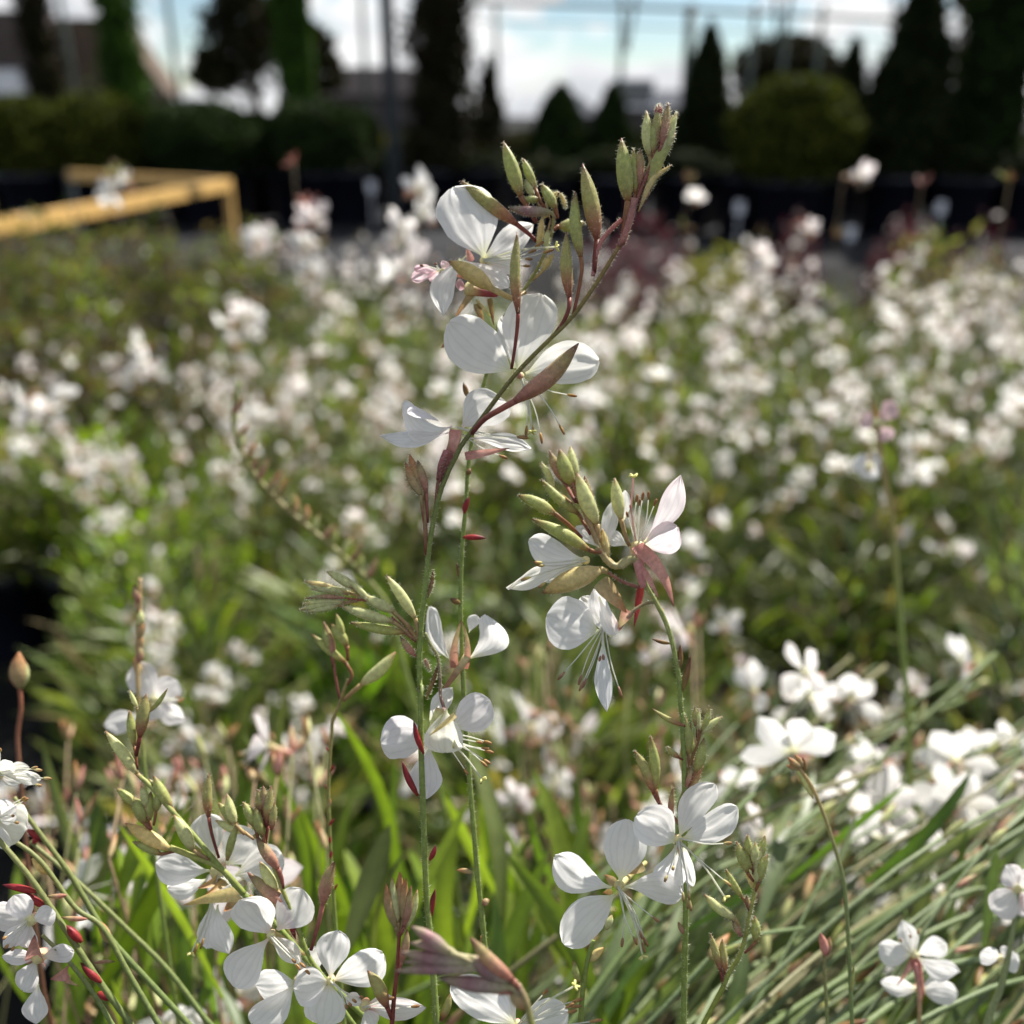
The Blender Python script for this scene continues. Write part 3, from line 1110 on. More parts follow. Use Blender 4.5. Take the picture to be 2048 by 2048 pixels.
def foliage_proto(seed, n, hmax, spread, pal, lw=(.007, .013), ll=(.05, .10), upright=1.0):
    random.seed(500 + seed)
    mb = MB()
    for k in range(n):
        a = rnd(0, 6.28)
        r = spread * math.sqrt(random.random())
        z = .17 + (hmax - .17) * random.random() ** 1.25 * (1 - .35 * (r / spread) ** 2)
        b = Vector((r * .75 * math.cos(a), r * .75 * math.sin(a), z))
        a2 = a + rnd(-.9, .9)
        d = Vector((math.cos(a2), math.sin(a2), upright * rnd(.25, 1.6))).normalized()
        Ln = rnd(*ll)
        c = random.choice(pal)
        mb.leaf(b, b + d * Ln, Vector((0, 0, 1)) + rdir() * .4, rnd(*lw), droop=rnd(-.05, .16), col=c, nu=4, tipcol=lerp3(c, (.2, .16, .05), .25 if random.random() < .3 else 0))
    for k in range(16):
        a = rnd(0, 6.28)
        r = spread * rnd(.1, .8)
        mb.tube([Vector((.02 * math.cos(a), .02 * math.sin(a), .16)), Vector((r * .5 * math.cos(a), r * .5 * math.sin(a), hmax * .7)), Vector((r * math.cos(a), r * math.sin(a), hmax * rnd(.8, 1.0)))],
                lambda t: .0013, lambda t: (.15, .18, .07), 4, cap=False)
    return mb.mesh('foliage', [M_LEAF])


PAL_MID = [(.085, .13, .018), (.12, .165, .024), (.13, .17, .04), (.15, .175, .06), (.045, .075, .015), (.16, .13, .06)]
PAL_BRT = [(.18, .28, .02), (.22, .31, .025), (.15, .24, .02), (.22, .28, .05)]
PAL_GRY = [(.12, .16, .075), (.15, .185, .10), (.09, .13, .05), (.17, .16, .09)]
FOL = [foliage_proto(s, 330, .44, .17, PAL_MID) for s in range(3)]
FOLB = [foliage_proto(10 + s, 420, .46, .17, PAL_BRT, lw=(.008, .014), ll=(.035, .06)) for s in range(2)]
FOLG = [foliage_proto(20 + s, 300, .42, .17, PAL_GRY) for s in range(2)]
FOLS = [foliage_proto(30 + s, 200, .44, .13, [(.065, .13, .015), (.09, .165, .02), (.04, .085, .015), (.10, .14, .04)], lw=(.007, .013), ll=(.10, .17), upright=2.2) for s in range(2)]


def gaura(pos, fols, nst, label, group, seed, fmax=9, hs=1.0):
    random.seed(5000 + seed)
    if nst:
        dn = noise.noise(Vector((pos[0] * 2.1 + 3, pos[1] * 1.6, 0)))
        nst = max(0, round(nst * (1 + 1.7 * dn)))
    root = empty('gaura_plant', pos)
    tag(root, label, 'plant', group)
    root.rotation_euler = (0, 0, rnd(0, 6.28))
    link('pot', POT_S, root)
    f = link('foliage', random.choice(fols), root)
    f['kind'] = 'stuff'
    f.scale = (1, 1, rnd(.92, 1.12))
    for k in range(nst):
        me, mounts = random.choice(STK)
        a = rnd(0, 6.28)
        r = rnd(.01, .13)
        s = link('flower_stalk', me, root)
        s.location = (r * math.cos(a), r * math.sin(a), .17)
        s.rotation_euler = (rnd(-.28, .28), rnd(-.28, .28), rnd(0, 6.28))
        sc = rnd(.85, 1.12) * hs
        s.scale = (sc, sc, sc)
        for (q, az, fs) in mounts[:fmax]:
            if random.random() < .12:
                continue
            fo = link('flower', random.choice(FLW), s)
            fo.location = q
            fo.rotation_euler = (0, rnd(-.5, .35), az)
            fs *= 1.0
            fo.scale = (fs, fs, fs)
    return root


# ------------------------------------------------------------------ other bedding plants
def clump(name, cat, label, pos, pal, R, H, n, leaf, group=None, seed=0, potted=True, aspect=.45):
    random.seed(7000 + seed)
    root = empty(name, pos)
    tag(root, label, cat, group)
    if potted:
        link('pot', POT_S, root)
    mb = MB()
    for k in range(n):
        d = rdir()
        d.z = abs(d.z)
        lum = 1 + .3 * noise.noise(d * 2.5 + Vector((seed, 0, 0)))
        r = (random.random() ** .35) * lum
        c = Vector((d.x * R * r, d.y * R * r, .16 + d.z * (H - .16) * r))
        a = (rdir() + d * .8).normalized()
        col = random.choice(pal)
        if noise.noise(c * 9 + Vector((seed, 0, 0))) > .25 and len(pal) > 3:
            col = pal[-1]
        s = leaf * rnd(.6, 1.3)
        mb.leaf(c, c + a * s, rdir(), s * aspect, col=col, nu=2)
    for k in range(14):
        a = rnd(0, 6.28)
        r = R * rnd(.2, .8)
        mb.tube([Vector((.01 * math.cos(a), .01 * math.sin(a), .15)), Vector((r * .6 * math.cos(a), r * .6 * math.sin(a), H * .55)), Vector((r * math.cos(a), r * math.sin(a), H * .85))], lambda t: .0016, lambda t: (.08, .06, .035), 4, cap=False)
    f = mb.build('foliage', M_REDLEAF if pal is REDP else M_LEAF, root)
    f['kind'] = 'stuff'
    return root


REDP = []

# ------------------------------------------------------------------ lay out the beds
random.seed(42)
spots = []
ROWN = {}
ysp, xsp = .225, .265
row = 0
Y = .30
while Y < 4.1:
    hw = .62 * Y + .38
    nx = int(hw / xsp) + 1
    for i in range(-nx, nx + 1):
        spots.append((i * xsp + (xsp / 2 if row % 2 else 0) + rnd(-.05, .05), Y + rnd(-.05, .05), row))
    row += 1
    Y += ysp * (1 + .10 * row * .3)
ORDW = ['one', 'two', 'three', 'four', 'five', 'six', 'seven', 'eight', 'nine', 'ten', 'eleven', 'twelve', 'thirteen', 'fourteen', 'fifteen', 'sixteen']
OLV = [(.085, .115, .03), (.12, .15, .035), (.07, .085, .035), (.09, .08, .05), (.085, .06, .05)]
HEA = [(.06, .085, .03), (.10, .125, .03), (.08, .065, .05), (.13, .15, .04), (.08, .055, .05)]
nid = 0
for (X, Y, row) in spots:
    px, py, pd = proj(Vector((X, Y, .58)))
    tx, ty = px / T_, py / T_
    nid += 1
    if tx < -160 or tx > 2090:
        continue
    if ty < 385 or (ty < 440 and tx > 500) or (ty < 486 and tx > 700):
        continue
    hole = False
    for zz in (.0, .15, .3, .42):
        qx, qy, qd = proj(Vector((X, Y, zz)))
        qx, qy = qx / T_, qy / T_
        for (ex, ey, ra, rb) in ((350, 612, 40, 14), (95, 1315, 165, 85), (1450, 1278, 70, 22)):
            ex_ = .055 / qd * FPX / T_
            if ((qx - ex) / (ra + ex_)) ** 2 + ((qy - ey) / (rb + ex_ * .6)) ** 2 < 1:
                hole = True
    if hole:
        continue
    pos = (X, Y, 0)
    ROWN[row] = ROWN.get(row, 0) + 1
    LB = ', %s from the left in row %s' % (ORD[ROWN[row] - 1], ORDW[row])
    if Y < .47:
        gaura(pos, FOL, 0, 'leafy potted plant at the bottom edge' + LB, 'nearest leafy plants', nid)
        continue
    if tx < 500 and ty < 615:
        clump('bedding_plant', 'plant', 'olive brown bushy plant below the bench' + LB, pos, OLV if nid % 3 else HEA, .2, rnd(.46, .56) + (.1 if ty < 500 else 0), 520, .042, 'olive bushy plants below the bench', nid)
    elif tx > 1790 and ty < 660:
        gaura(pos, FOLG, 4, 'dark leafy plant with scattered flowers' + LB, 'dark leafy plants at the far right', nid)
    elif tx < 330 and ty < 960:
        gaura(pos, FOLB, 4, 'bright green plant with few flowers' + LB, 'bright green plants at the left', nid, hs=.9)
    elif 420 < tx < 1010 and ty > 880:
        gaura(pos, FOLS, 4, 'plant with upright strap leaves' + LB, 'strap leaved plants behind the main stalk', nid, hs=.72)
    elif tx >= 1010 and ty > 1000:
        gaura(pos, FOL + FOLG, 5, 'grey green plant with tangled stalks' + LB, 'tangled plants at the lower right', nid, hs=.8)
    elif tx <= 420 and ty > 900:
        gaura(pos, FOL, 9, 'dark green plant with few flowers' + LB, 'plants round the dark gap at the left', nid, hs=.8)
    elif ty < 640:
        gaura(pos, FOL + FOLG, random.randint(2, 6), 'far blurred white flowering plant' + LB, 'white flowering plants in the back rows', nid)
    elif tx < 900:
        gaura(pos, FOLG + FOL, random.randint(8, 11), 'white flowering plant left of the main stalk' + LB, 'white flowering plants left of the main stalk', nid)
    else:
        gaura(pos, FOL + FOLG, random.randint(2, 6), 'white flowering plant right of the main stalk' + LB, 'white flowering plants right of the main stalk', nid)

for k, (tx, ty) in enumerate([(20, 1165), (190, 1160)]):
    p = on_plane(tx * T_, ty * T_, .06)
    gaura((p.x, p.y, 0), FOL, 4, ['dark green plant at the left edge just above the black gap', 'dark green plant behind the black gap, right of the edge one'][k], 'plants round the dark gap at the left', 900 + k, hs=.75)
# red leaved and lime plants beyond the white beds
REDP = [(.07, .018, .026), (.10, .03, .038), (.055, .022, .022), (.10, .06, .055)]
YELP = [(.19, .18, .03), (.14, .16, .03), (.22, .20, .04)]
for k, (tx, ty, Yd, pal, R, H, lab) in enumerate([
        (1225, 395, 4.6, REDP, .24, .60, 'dark red leaved plant beyond the white flowers, right of the main bud'),
        (1165, 425, 4.2, REDP, .18, .50, 'low dark red leaved plant just behind the main stalk tip'),
        (1505, 415, 4.6, REDP, .13, .52, 'small dusky pink plant in front of the large green ball'),
        (1725, 400, 4.4, REDP, .16, .60, 'dusky red plant in front of the broad right conifer'),
        (1690, 440, 4.0, REDP, .14, .50, 'low dusky red plant beside the lime plant at the right'),
        (1850, 420, 3.7, REDP, .22, .60, 'crimson leaved plant at the right edge above the dark leaves'),
        (1375, 470, 3.9, YELP, .12, .46, 'yellow leaved plant behind the white flowers at the back edge'),
        (1310, 480, 3.8, YELP, .10, .42, 'smaller yellow green plant left of the yellow leaved one'),
        (1765, 440, 3.6, PAL_MID, .16, .56, 'lime green plant at the back right corner of the bed'),
        (1860, 470, 3.0, PAL_GRY, .20, .60, 'tall grey green plant at the right edge, back of the bed')]):
    p = at_dist(tx * T_, ty * T_, Yd)
    clump('bedding_plant', 'plant', lab, (p.x, Yd, 0), pal, R, p.z, 420, .045, 'coloured plants behind the white beds', 300 + k)

# ------------------------------------------------------------------ the sharp stalks in front
class Reg:
    """a window of the photo: window pixel -> photo pixel"""
    def __init__(self, x0, y0, s):
        self.x0, self.y0, self.s = x0, y0, s

    def __call__(self, x, y):
        return (self.x0 + x * self.s, self.y0 + y * self.s)


RA = Reg(700, 150, 750 / 1932)
RB = Reg(550, 850, 900 / 1932)
RC = Reg(0, 1250, 900 / 1932)
RD = Reg(700, 1350, 900 / 1932)
RF = Reg(740, 540, 500 / 1932)
RG = Reg(980, 880, 440 / 1491)
RH = Reg(580, 1080, 460 / 1587)
RI = Reg(1060, 1400, 500 / 1725)
RJ = Reg(1300, 1250, 748 / 1811)
RT = Reg(0, 0, 2048 / 1932)
HSEED = [0]


def hair_mb(mb, pts, rad, n, ln=.0008, seed=0):
    for k in range(n):
        t = random.random()
        i = min(len(pts) - 2, int(t * (len(pts) - 1)))
        p = pts[i].lerp(pts[i + 1], t * (len(pts) - 1) - i)
        tn = (pts[i + 1] - pts[i]).normalized()
        d = rdir()
        d = (d - tn * d.dot(tn)).normalized()
        a = p + d * (rad(t) * .9)
        e = a + (d + tn * rnd(-.1, .7)).normalized() * (ln * rnd(.6, 1.3))
        s = d.cross(tn) * .000045
        s2 = tn * .000045
        b = len(mb.v)
        for q in (a - s, a + s, e, a - s2, a + s2):
            mb.v.append(q)
            mb.c.append((.75, .75, .62))
            mb.uv.append((0, 0, 0))
        mb.f += [(b, b + 1, b + 2), (b + 3, b + 4, b + 2)]
        mb.m += [0, 0]


class Stalk:
    def __init__(self, label, off, base=None, name='flower_stalk', group='sharp flower stalks in front', hairy=0, cat='flower stalk'):
        self.off = off / 1000.0
        self.root = empty(name)
        tag(self.root, label, cat, group)
        self.hairy = hairy
        self.base = base
        HSEED[0] += 1
        random.seed(HSEED[0] * 131)

    def p(self, R, q):
        x, y = R(q[0], q[1])
        d = D0 + self.off + (q[2] / 1000.0 if len(q) > 2 else 0)
        return P(x, y, d)

    def px(self, R, w, off=0):
        return w * R.s / FPX * (D0 + self.off + off / 1000.0)

    def part(self, mb, name, mats, parent=None, kind=None, label=None):
        o = mb.build(name, mats, parent or self.root, self.root.location.copy())
        if kind:
            o['kind'] = kind
        if label:
            o['label'] = label
        return o

    def stem(self, segs, w, cols, root=None, name='stem', down=True):
        """segs: list of (Reg, [(x, y[, dz])...]) from the bottom up; w: (R, bottom, top) width"""
        pts = []
        for R, l in segs:
            pts += [self.p(R, q) for q in l]
        w0, w1 = self.px(w[0], w[1]), self.px(w[0], w[2])
        ext = []
        if down:
            a = pts[0]
            dn = (a - pts[1]).normalized()
            b = a + dn * .09 + Vector((0, .01, -.02))
            g = Vector((b.x * 1.02, b.y + .05, .19))
            ext = [g, a.lerp(b, 1.9) * .45 + g * .55, b]
            self.root.location = (g.x, g.y, 0)
        n_up = 60
        up = smooth_path(pts, n_up)
        path = (smooth_path(ext + [pts[0]], 16)[:-1] if ext else []) + up
        nn = len(path)
        n0 = nn - n_up

        def wid(t):
            i = t * (nn - 1)
            q = max(0, (i - n0) / (n_up - 1))
            return .5 * (w0 + (w1 - w0) * q) * (1 + .035 * math.sin(i * 1.7))

        def colf(t):
            return grad(cols, max(0, (t * (nn - 1) - n0) / (n_up - 1)))
        mb = MB()
        mb.tube(path, wid, colf, 10)
        o = self.part(mb, name, M_SKIN)
        if self.hairy:
            hb_ = MB()
            hair_mb(hb_, up, lambda t: .5 * (w0 + (w1 - w0) * t), int(self.hairy * 900), .0007)
            h = self.part(hb_, 'hairs', M_HAIR, o, 'stuff')
        self.up = up
        return o

    def twig(self, R, pts, w0, w1, col0, col1, name='branch'):
        q = [self.p(R, a) for a in pts]
        mb = MB()
        a, b = self.px(R, w0) * .5, self.px(R, w1) * .5
        path = smooth_path(q, max(8, 5 * len(q)))
        mb.tube(path, lambda t: a + (b - a) * t, lambda t: lerp3(col0, col1, t), 8)
        o = self.part(mb, name, M_SKIN)
        if self.hairy:
            h = MB()
            hair_mb(h, path, lambda t: a + (b - a) * t, int(self.hairy * 130), .0006)
            self.part(h, 'hairs', M_HAIR, o, 'stuff')
        return o

    def bud(self, R, tip, neck, w, sch='green', stalk=(), bend=None, name='bud', hairs=None):
        mb = MB()
        bend = rnd(-.05, .05) if bend is None else bend
        dj = rnd(-1.0, 1.0)
        f = lambda q: (q[0], q[1], (q[2] if len(q) > 2 else 0) + dj)
        T, Nk = self.p(R, f(tip)), self.p(R, f(neck))
        bud_mb(mb, [self.p(R, q) for q in stalk], Nk, T, self.px(R, w), SCH[sch], 10, bend=bend, rings=12)
        o = self.part(mb, name, M_SKIN)
        hn = self.hairy if hairs is None else hairs
        if hn:
            h = MB()
            ww = self.px(R, w) * .5
            mid = Nk.lerp(T, .5) + (T - Nk).cross(FWD).normalized() * (bend * (T - Nk).length)
            hair_mb(h, smooth_path([Nk, mid, T], 13), lambda t: ww * interp(BUDP, t), int(hn * 150), .00065)
            self.part(h, 'hairs', M_HAIR, o, 'stuff')
        return o

    def flower(self, R, c, petals, stamens=(), sepals=(), style=None, tube=None, tcol=PNK, off=0, pink=0.0, tint=(1, 1, 1), basec=(.80, .82, .50), rec=26, anther=(.42, .27, .10)):
        """petals: (tipx, tipy, width, kind, dict)"""
        C = self.p(R, (c[0], c[1], off))
        mb = MB()
        r = self.px(R, rec) * .5
        if tube:
            pts = smooth_path([self.p(R, (q[0], q[1], off + (q[2] if len(q) > 2 else 0))) for q in tube] + [C], 12)
            mb.tube(pts, lambda t: r * (.45 + .55 * t), lambda t: lerp3(tcol, (.60, .56, .30), max(0, t * 2 - 1)), 10)
        else:
            pts = [C + FWD * (r * 2.2), C + FWD * (r * 1.2), C + FWD * (r * .3), C - FWD * (r * .2)]
            mb.tube(pts, lambda t: r * (.5 + .5 * math.sin(t * 2.6)), lambda t: lerp3(tcol, (.66, .66, .34), t), 10)
        fo = self.part(mb, 'flower', M_SKIN)
        for k, pt in enumerate(petals):
            tx, ty, W, kind = pt[:4]
            o = pt[4] if len(pt) > 4 else {}
            HSEED[0] += 1
            dz = o.get('dz', rnd(-3, 2))
            bx, by = o.get('base', (c[0] + (tx - c[0]) * .05, c[1] + (ty - c[1]) * .05))
            B = self.p(R, (bx, by, off + o.get('bz', 0)))
            Tp = self.p(R, (tx, ty, off + dz))
            u = (Tp - B).normalized()
            roll = R_(o.get('roll', rnd(-14, 14)))
            nrm = -FWD
            nrm = (nrm - u * nrm.dot(u)).normalized()
            nrm = Matrix.Rotation(roll, 3, u) @ nrm
            mb = MB()
            mb.petal(B, Tp, nrm, self.px(R, W, off) * 1.03, kind, cup=o.get('cup', rnd(.05, .3)), bend=o.get('bend', rnd(-.05, .07)), lat=o.get('lat', 0), curl=o.get('curl', rnd(-.08, .05)),
                     col=petal_col(o.get('tint', tint), o.get('pink', pink), o.get('basec', basec)), nu=18, nv=12, fold=o.get('fold', 0), ruf=o.get('ruf', .055), seed=HSEED[0])
            self.part(mb, 'petal', M_PETAL, fo)
        for s in sepals:
            sx, sy, W, sch = s[:4]
            o = s[4] if len(s) > 4 else {}
            B = self.p(R, (*o.get('base', c), off + o.get('bz', 1)))
            Tp = self.p(R, (sx, sy, off + o.get('dz', 2)))
            mb = MB()
            st = SCH[sch]
            mb.petal(B, Tp, -FWD, self.px(R, W, off), 'sepal', cup=.55, bend=o.get('bend', .05), lat=o.get('lat', 0), col=lambda t, q: grad(st, t), nu=12, nv=4, seed=HSEED[0], ruf=.02)
            self.part(mb, 'sepal', M_SKIN, fo)
        fr = .00017
        for (sx, sy) in stamens:
            B = C + rdir() * r * .4
            e = self.p(R, (sx, sy, off + rnd(-6, -2)))
            d = e - B
            side = d.cross(FWD) * rnd(-.07, .07)
            mb = MB()
            m1 = B.lerp(e, .5) + side
            j = B.lerp(e, .86) + side * .4
            mb.tube(smooth_path([B, m1, j], 8), lambda t: fr * (1.1 - .35 * t), lambda t: (.84, .84, .76), 6)
            so_ = self.part(mb, 'stamen', M_PETAL, fo)
            mb = MB()
            mb.tube(smooth_path([j - d * .01, j.lerp(e, .5), e], 6), lambda t: .00034 * (.55 + math.sin(t * 3.0) * .6), lambda t: lerp3(anther, (.28, .14, .06), t), 6)
            self.part(mb, 'anther', M_SKIN, fo)
        if style:
            sx, sy = style[:2]
            e = self.p(R, (sx, sy, off - 5))
            mb = MB()
            m1 = C.lerp(e, .5) + (e - C).cross(FWD) * .05
            sc_ = style[2] if len(style) > 2 else (.80, .80, .66)
            mb.tube(smooth_path([C, m1, e], 10), lambda t: .00022, lambda t: sc_, 6)
            st = self.part(mb, 'style', M_PETAL, fo)
            mb = MB()
            ax = (e - C).normalized()
            sd = ax.cross(FWD).normalized()
            for k in range(4):
                th = k * math.pi / 2 + .5
                d = (sd * math.cos(th) + ax.cross(sd) * math.sin(th) + ax * .35).normalized() * .0013
                mb.tube([e, e + d * .5, e + d], lambda t: .00036 * (1 - .3 * t), lambda t: (.66, .64, .26), 6)
            self.part(mb, 'stigma', M_SKIN, fo)
        return fo


GS = (.22, .28, .075)
GL = (.24, .29, .07)
RS = (.26, .10, .06)

# ================================================================== main stalk
s1 = Stalk('main green stalk leaning to the right in sharp focus, with red bud tip', 0, hairy=1)
s1.stem([(RD, [(372, 1498, -2), (355, 1250, -1), (330, 950), (315, 600), (305, 300), (302, 40)]),
         (RB, [(622, 1150), (620, 1000), (628, 850), (648, 680), (668, 480), (715, 270), (790, 110)]),
         (RA, [(580, 1900), (700, 1740), (850, 1545), (1020, 1370), (1150, 1240), (1290, 1040), (1400, 860)])],
        (RB, 29, 18), [(0, GS), (.55, GS), (.72, (.15, .15, .05)), (.85, (.20, .18, .06)), (1, (.24, .16, .06))])
# axis of the tip
s1.twig(RA, [(1385, 885), (1440, 760), (1465, 680), (1500, 590), (1560, 430), (1600, 240)], 30, 12, (.34, .15, .12), (.22, .06, .05))
s1.twig(RA, [(1400, 870), (1435, 760), (1462, 640)], 34, 52, (.42, .17, .14), (.40, .20, .18), 'pink_bract')
s1.twig(RA, [(1252, 1035), (1268, 930), (1300, 850), (1350, 790), (1400, 745)], 22, 24, (.46, .20, .20), (.42, .17, .14), 'pink_bract')
s1.bud(RA, (1398, 325), (1432, 650), 88, 'green', [(1405, 860), (1415, 760)])
s1.bud(RA, (1462, 375), (1470, 610), 46, 'green', [(1440, 760)])
s1.bud(RA, (1198, 458), (1275, 850), 92, 'redbase', [(1258, 1020), (1262, 950)])
s1.bud(RA, (1160, 600), (1190, 940), 66, 'green', [(1150, 1235), (1180, 1100), (1195, 1000)])
s1.bud(RA, (1115, 805), (1130, 1150), 68, 'redbase', [(1050, 1340), (1100, 1270), (1128, 1200)])
s1.bud(RA, (862, 808), (866, 1230), 60, 'redbase', [(832, 1515), (850, 1400), (862, 1300)])
s1.bud(RA, (1178, 1382, -6), (850, 1680, -6), 96, 'tanpink', [(625, 1850), (690, 1775, -2), (780, 1720, -5)], bend=-.06)
s1.bud(RA, (1678, 300), (1535, 600), 84, 'green', [(1490, 680)], bend=.08)
s1.bud(RA, (1660, 460), (1500, 670), 34, 'yellow', [(1485, 705)], bend=.12)
s1.bud(RA, (1495, 380), (1490, 580), 58, 'tanpink', [(1480, 660)])
s1.bud(RA, (1528, 185), (1545, 420), 62, 'pale', [(1550, 480)])
s1.bud(RA, (1592, 165), (1585, 380), 56, 'redbase', [(1570, 440)])
s1.bud(RA, (1640, 140), (1605, 360), 48, 'tanpink', [(1580, 430)])
s1.bud(RA, (1684, 188), (1630, 400), 56, 'pale', [(1590, 470)])
s1.bud(RA, (1560, 235), (1560, 400), 48, 'green', [(1565, 440)])
s1.bud(RA, (1590, 148), (1585, 215), 42, 'red')
s1.bud(RA, (1640, 260), (1600, 440), 60, 'pale', [(1560, 520)])
# centre flower of the main stalk
s1.flower(RA, (880, 1550), [
    (508, 1275, 265, 'wide', dict(lat=.06, dz=-1, roll=8, base=(835, 1525), tint=(1, 1, .97))),
    (985, 1120, 262, 'wide', dict(dz=2, base=(868, 1520), roll=-8, lat=.03, tint=(1, 1, .97))),
    (1285, 1470, 215, 'wide', dict(dz=0, base=(905, 1540), lat=.05, tint=(1, 1, .97))),
    (775, 1250, 120, 'slim', dict(dz=8, base=(850, 1510, ), bz=3, roll=30))],
    stamens=[(905, 1855), (945, 1845), (990, 1898), (1105, 1852), (1168, 1655)], off=5, rec=40, style=(935, 1835), tcol=(.45, .2, .18),
    tube=[(850, 1545, -3), (862, 1548, -2)], anther=(.48, .30, .07))
# lower flower of the main stalk
s1.flower(RF, (668, 1225), [
    (238, 1040, 225, 'round', dict(base=(640, 1205), lat=.30, dz=-5, roll=20, curl=.1, cup=.1)),
    (95, 1305, 150, 'point', dict(base=(615, 1255), lat=.02, dz=-8, roll=-35, cup=.3, ruf=.07)),
    (1060, 1010, 330, 'wide', dict(base=(712, 1215), lat=.10, dz=6, roll=-10)),
    (1240, 1388, 150, 'point', dict(base=(770, 1300), dz=3, roll=-25, lat=.02)),
    (300, 1090, 120, 'round', dict(base=(560, 1180), dz=-9, roll=50, lat=-.1, tint=(.97, .95, .99)))],
    stamens=[(1225, 1300), (1215, 1285), (1060, 1455)], off=4, rec=110, tube=[(560, 1640, -3), (590, 1480, -2), (645, 1350)], tcol=(.36, .13, .12), basec=(.86, .74, .70),
    sepals=[(1078, 1378, 70, 'pink', dict(base=(735, 1440), dz=-3, bz=-3, bend=-.03)), (640, 1445, 95, 'pink', dict(base=(660, 1235), bz=-3, dz=-3))])
s1.twig(RF, [(520, 1623, -1), (545, 1500, -1), (590, 1400, 0)], 22, 50, (.22, .06, .06), (.42, .17, .17), 'pedicel')
s1.twig(RB, [(690, 340), (700, 250), (730, 150)], 12, 22, (.25, .13, .08), (.26, .08, .07), 'pedicel')
s1.bud(RB, (680, 620), (655, 740), 22, 'brown')
# left bud cluster
for tip, neck, st, wd, sc in [((660, 240), (865, 540), [(880, 690), (880, 620)], 84, 'pale'), ((345, 455), (710, 565), [(868, 690), (790, 620)], 82, 'pale'),
                              ((415, 570), (795, 640), [(870, 700)], 74, 'green'), ((510, 380), (715, 495), [(850, 620)], 78, 'pale'), ((375, 245), (590, 460), [(640, 480)], 52, 'pale'),
                              ((250, 215), (430, 330), [(520, 400)], 72, 'pale'), ((145, 340), (420, 365), [(520, 410)], 56, 'pale'), ((95, 285), (290, 320), [(400, 370)], 42, 'yellow'),
                              ((140, 312), (300, 340), [(400, 380)], 36, 'pale'), ((100, 405), (380, 400), [(480, 415)], 34, 'tanpink'), ((88, 440), (370, 425), [(480, 420)], 42, 'pale'), ((62, 485), (370, 430), [(470, 425)], 52, 'pale'),
                              ((118, 498), (330, 455), [(430, 430)], 40, 'pale'), ((760, 665), (868, 800), [(878, 815)], 56, 'tanpink')]:
    s1.bud(RH, tip, neck, wd, sc, st)
s1.twig(RH, [(885, 690), (800, 585), (700, 490), (560, 425), (400, 405)], 34, 14, (.30, .22, .08), (.30, .08, .06))
s1.twig(RH, [(872, 690), (800, 625), (700, 530)], 22, 16, (.34, .12, .10), (.30, .06, .06))
s1.twig(RH, [(930, 640), (975, 730), (1020, 810), (1035, 960), (1040, 1080), (1065, 1165)], 22, 24, (.22, .24, .09), (.25, .15, .14), 'pedicel')
s1.bud(RH, (1036, 822), (938, 1100), 34, 'brown', name='seed_capsule')
s1.bud(RH, (970, 905), (930, 820), 30, 'tanpink', name='seed_capsule')
# middle flower hanging in front of the lower stem
s1.flower(RH, (1040, 1340), [
    (626, 1400, 285, 'wide', dict(base=(960, 1365), dz=0, lat=-.10, roll=5, tint=(.98, .96, 1))),
    (1385, 1110, 265, 'wide', dict(base=(1125, 1300), dz=2, roll=6, lat=-.02, tint=(.98, .96, 1))),
    (1128, 1010, 130, 'slim', dict(base=(970, 1260), dz=8, lat=.04)),
    (945, 1790, 225, 'point', dict(base=(965, 1410), dz=-2, lat=-.06, tint=(.98, .96, 1))),
    (1075, 1465, 250, 'wide', dict(base=(1075, 1170), dz=-7, bz=-8, cup=.6, bend=.18, ruf=.12, tint=(1, 1, .9), basec=(.85, .85, .55)))],
    stamens=[(1392, 1405), (1405, 1468), (1330, 1400), (1385, 1545), (1360, 1565), (1375, 1440), (1230, 1620)], style=(1325, 1650), off=5, rec=90, tube=[(1062, 1165, -6), (1060, 1230, -4)], tcol=(.3, .2, .17),
    sepals=[(935, 1400, 70, 'pale', dict(base=(1040, 1165), dz=-9, bz=-8)), (960, 1350, 40, 'yellow', dict(base=(1140, 1205), dz=-15, bz=-13)), (1165, 1300, 60, 'pale', dict(base=(1150, 1440), dz=-8, bz=-8))])
# red stubs on the stem
for R, tip, neck, wd, sc in [(RH, (772, 1525), (882, 1765), 52, 'red'), (RH, (852, 1245, -2), (922, 1475, -2), 46, 'red'), (RD, (368, 732), (342, 795), 26, 'red'), (RD, (366, 918), (338, 1062), 30, 'red'),
                             (RD, (432, 1365), (390, 1485), 40, 'redbase')]:
    s1.bud(R, tip, neck, wd, sc, name='seed_capsule', hairs=0)
# a shorter shoot of the same stalk, left of it
s1.bud(RB, (578, 125), (640, 320), 62, 'dry', [(650, 560), (645, 430)])
s1.bud(RB, (560, 160), (625, 300), 44, 'dry', [(640, 420)])
s1.bud(RB, (612, 150), (650, 290), 44, 'tanpink', [(655, 420)])

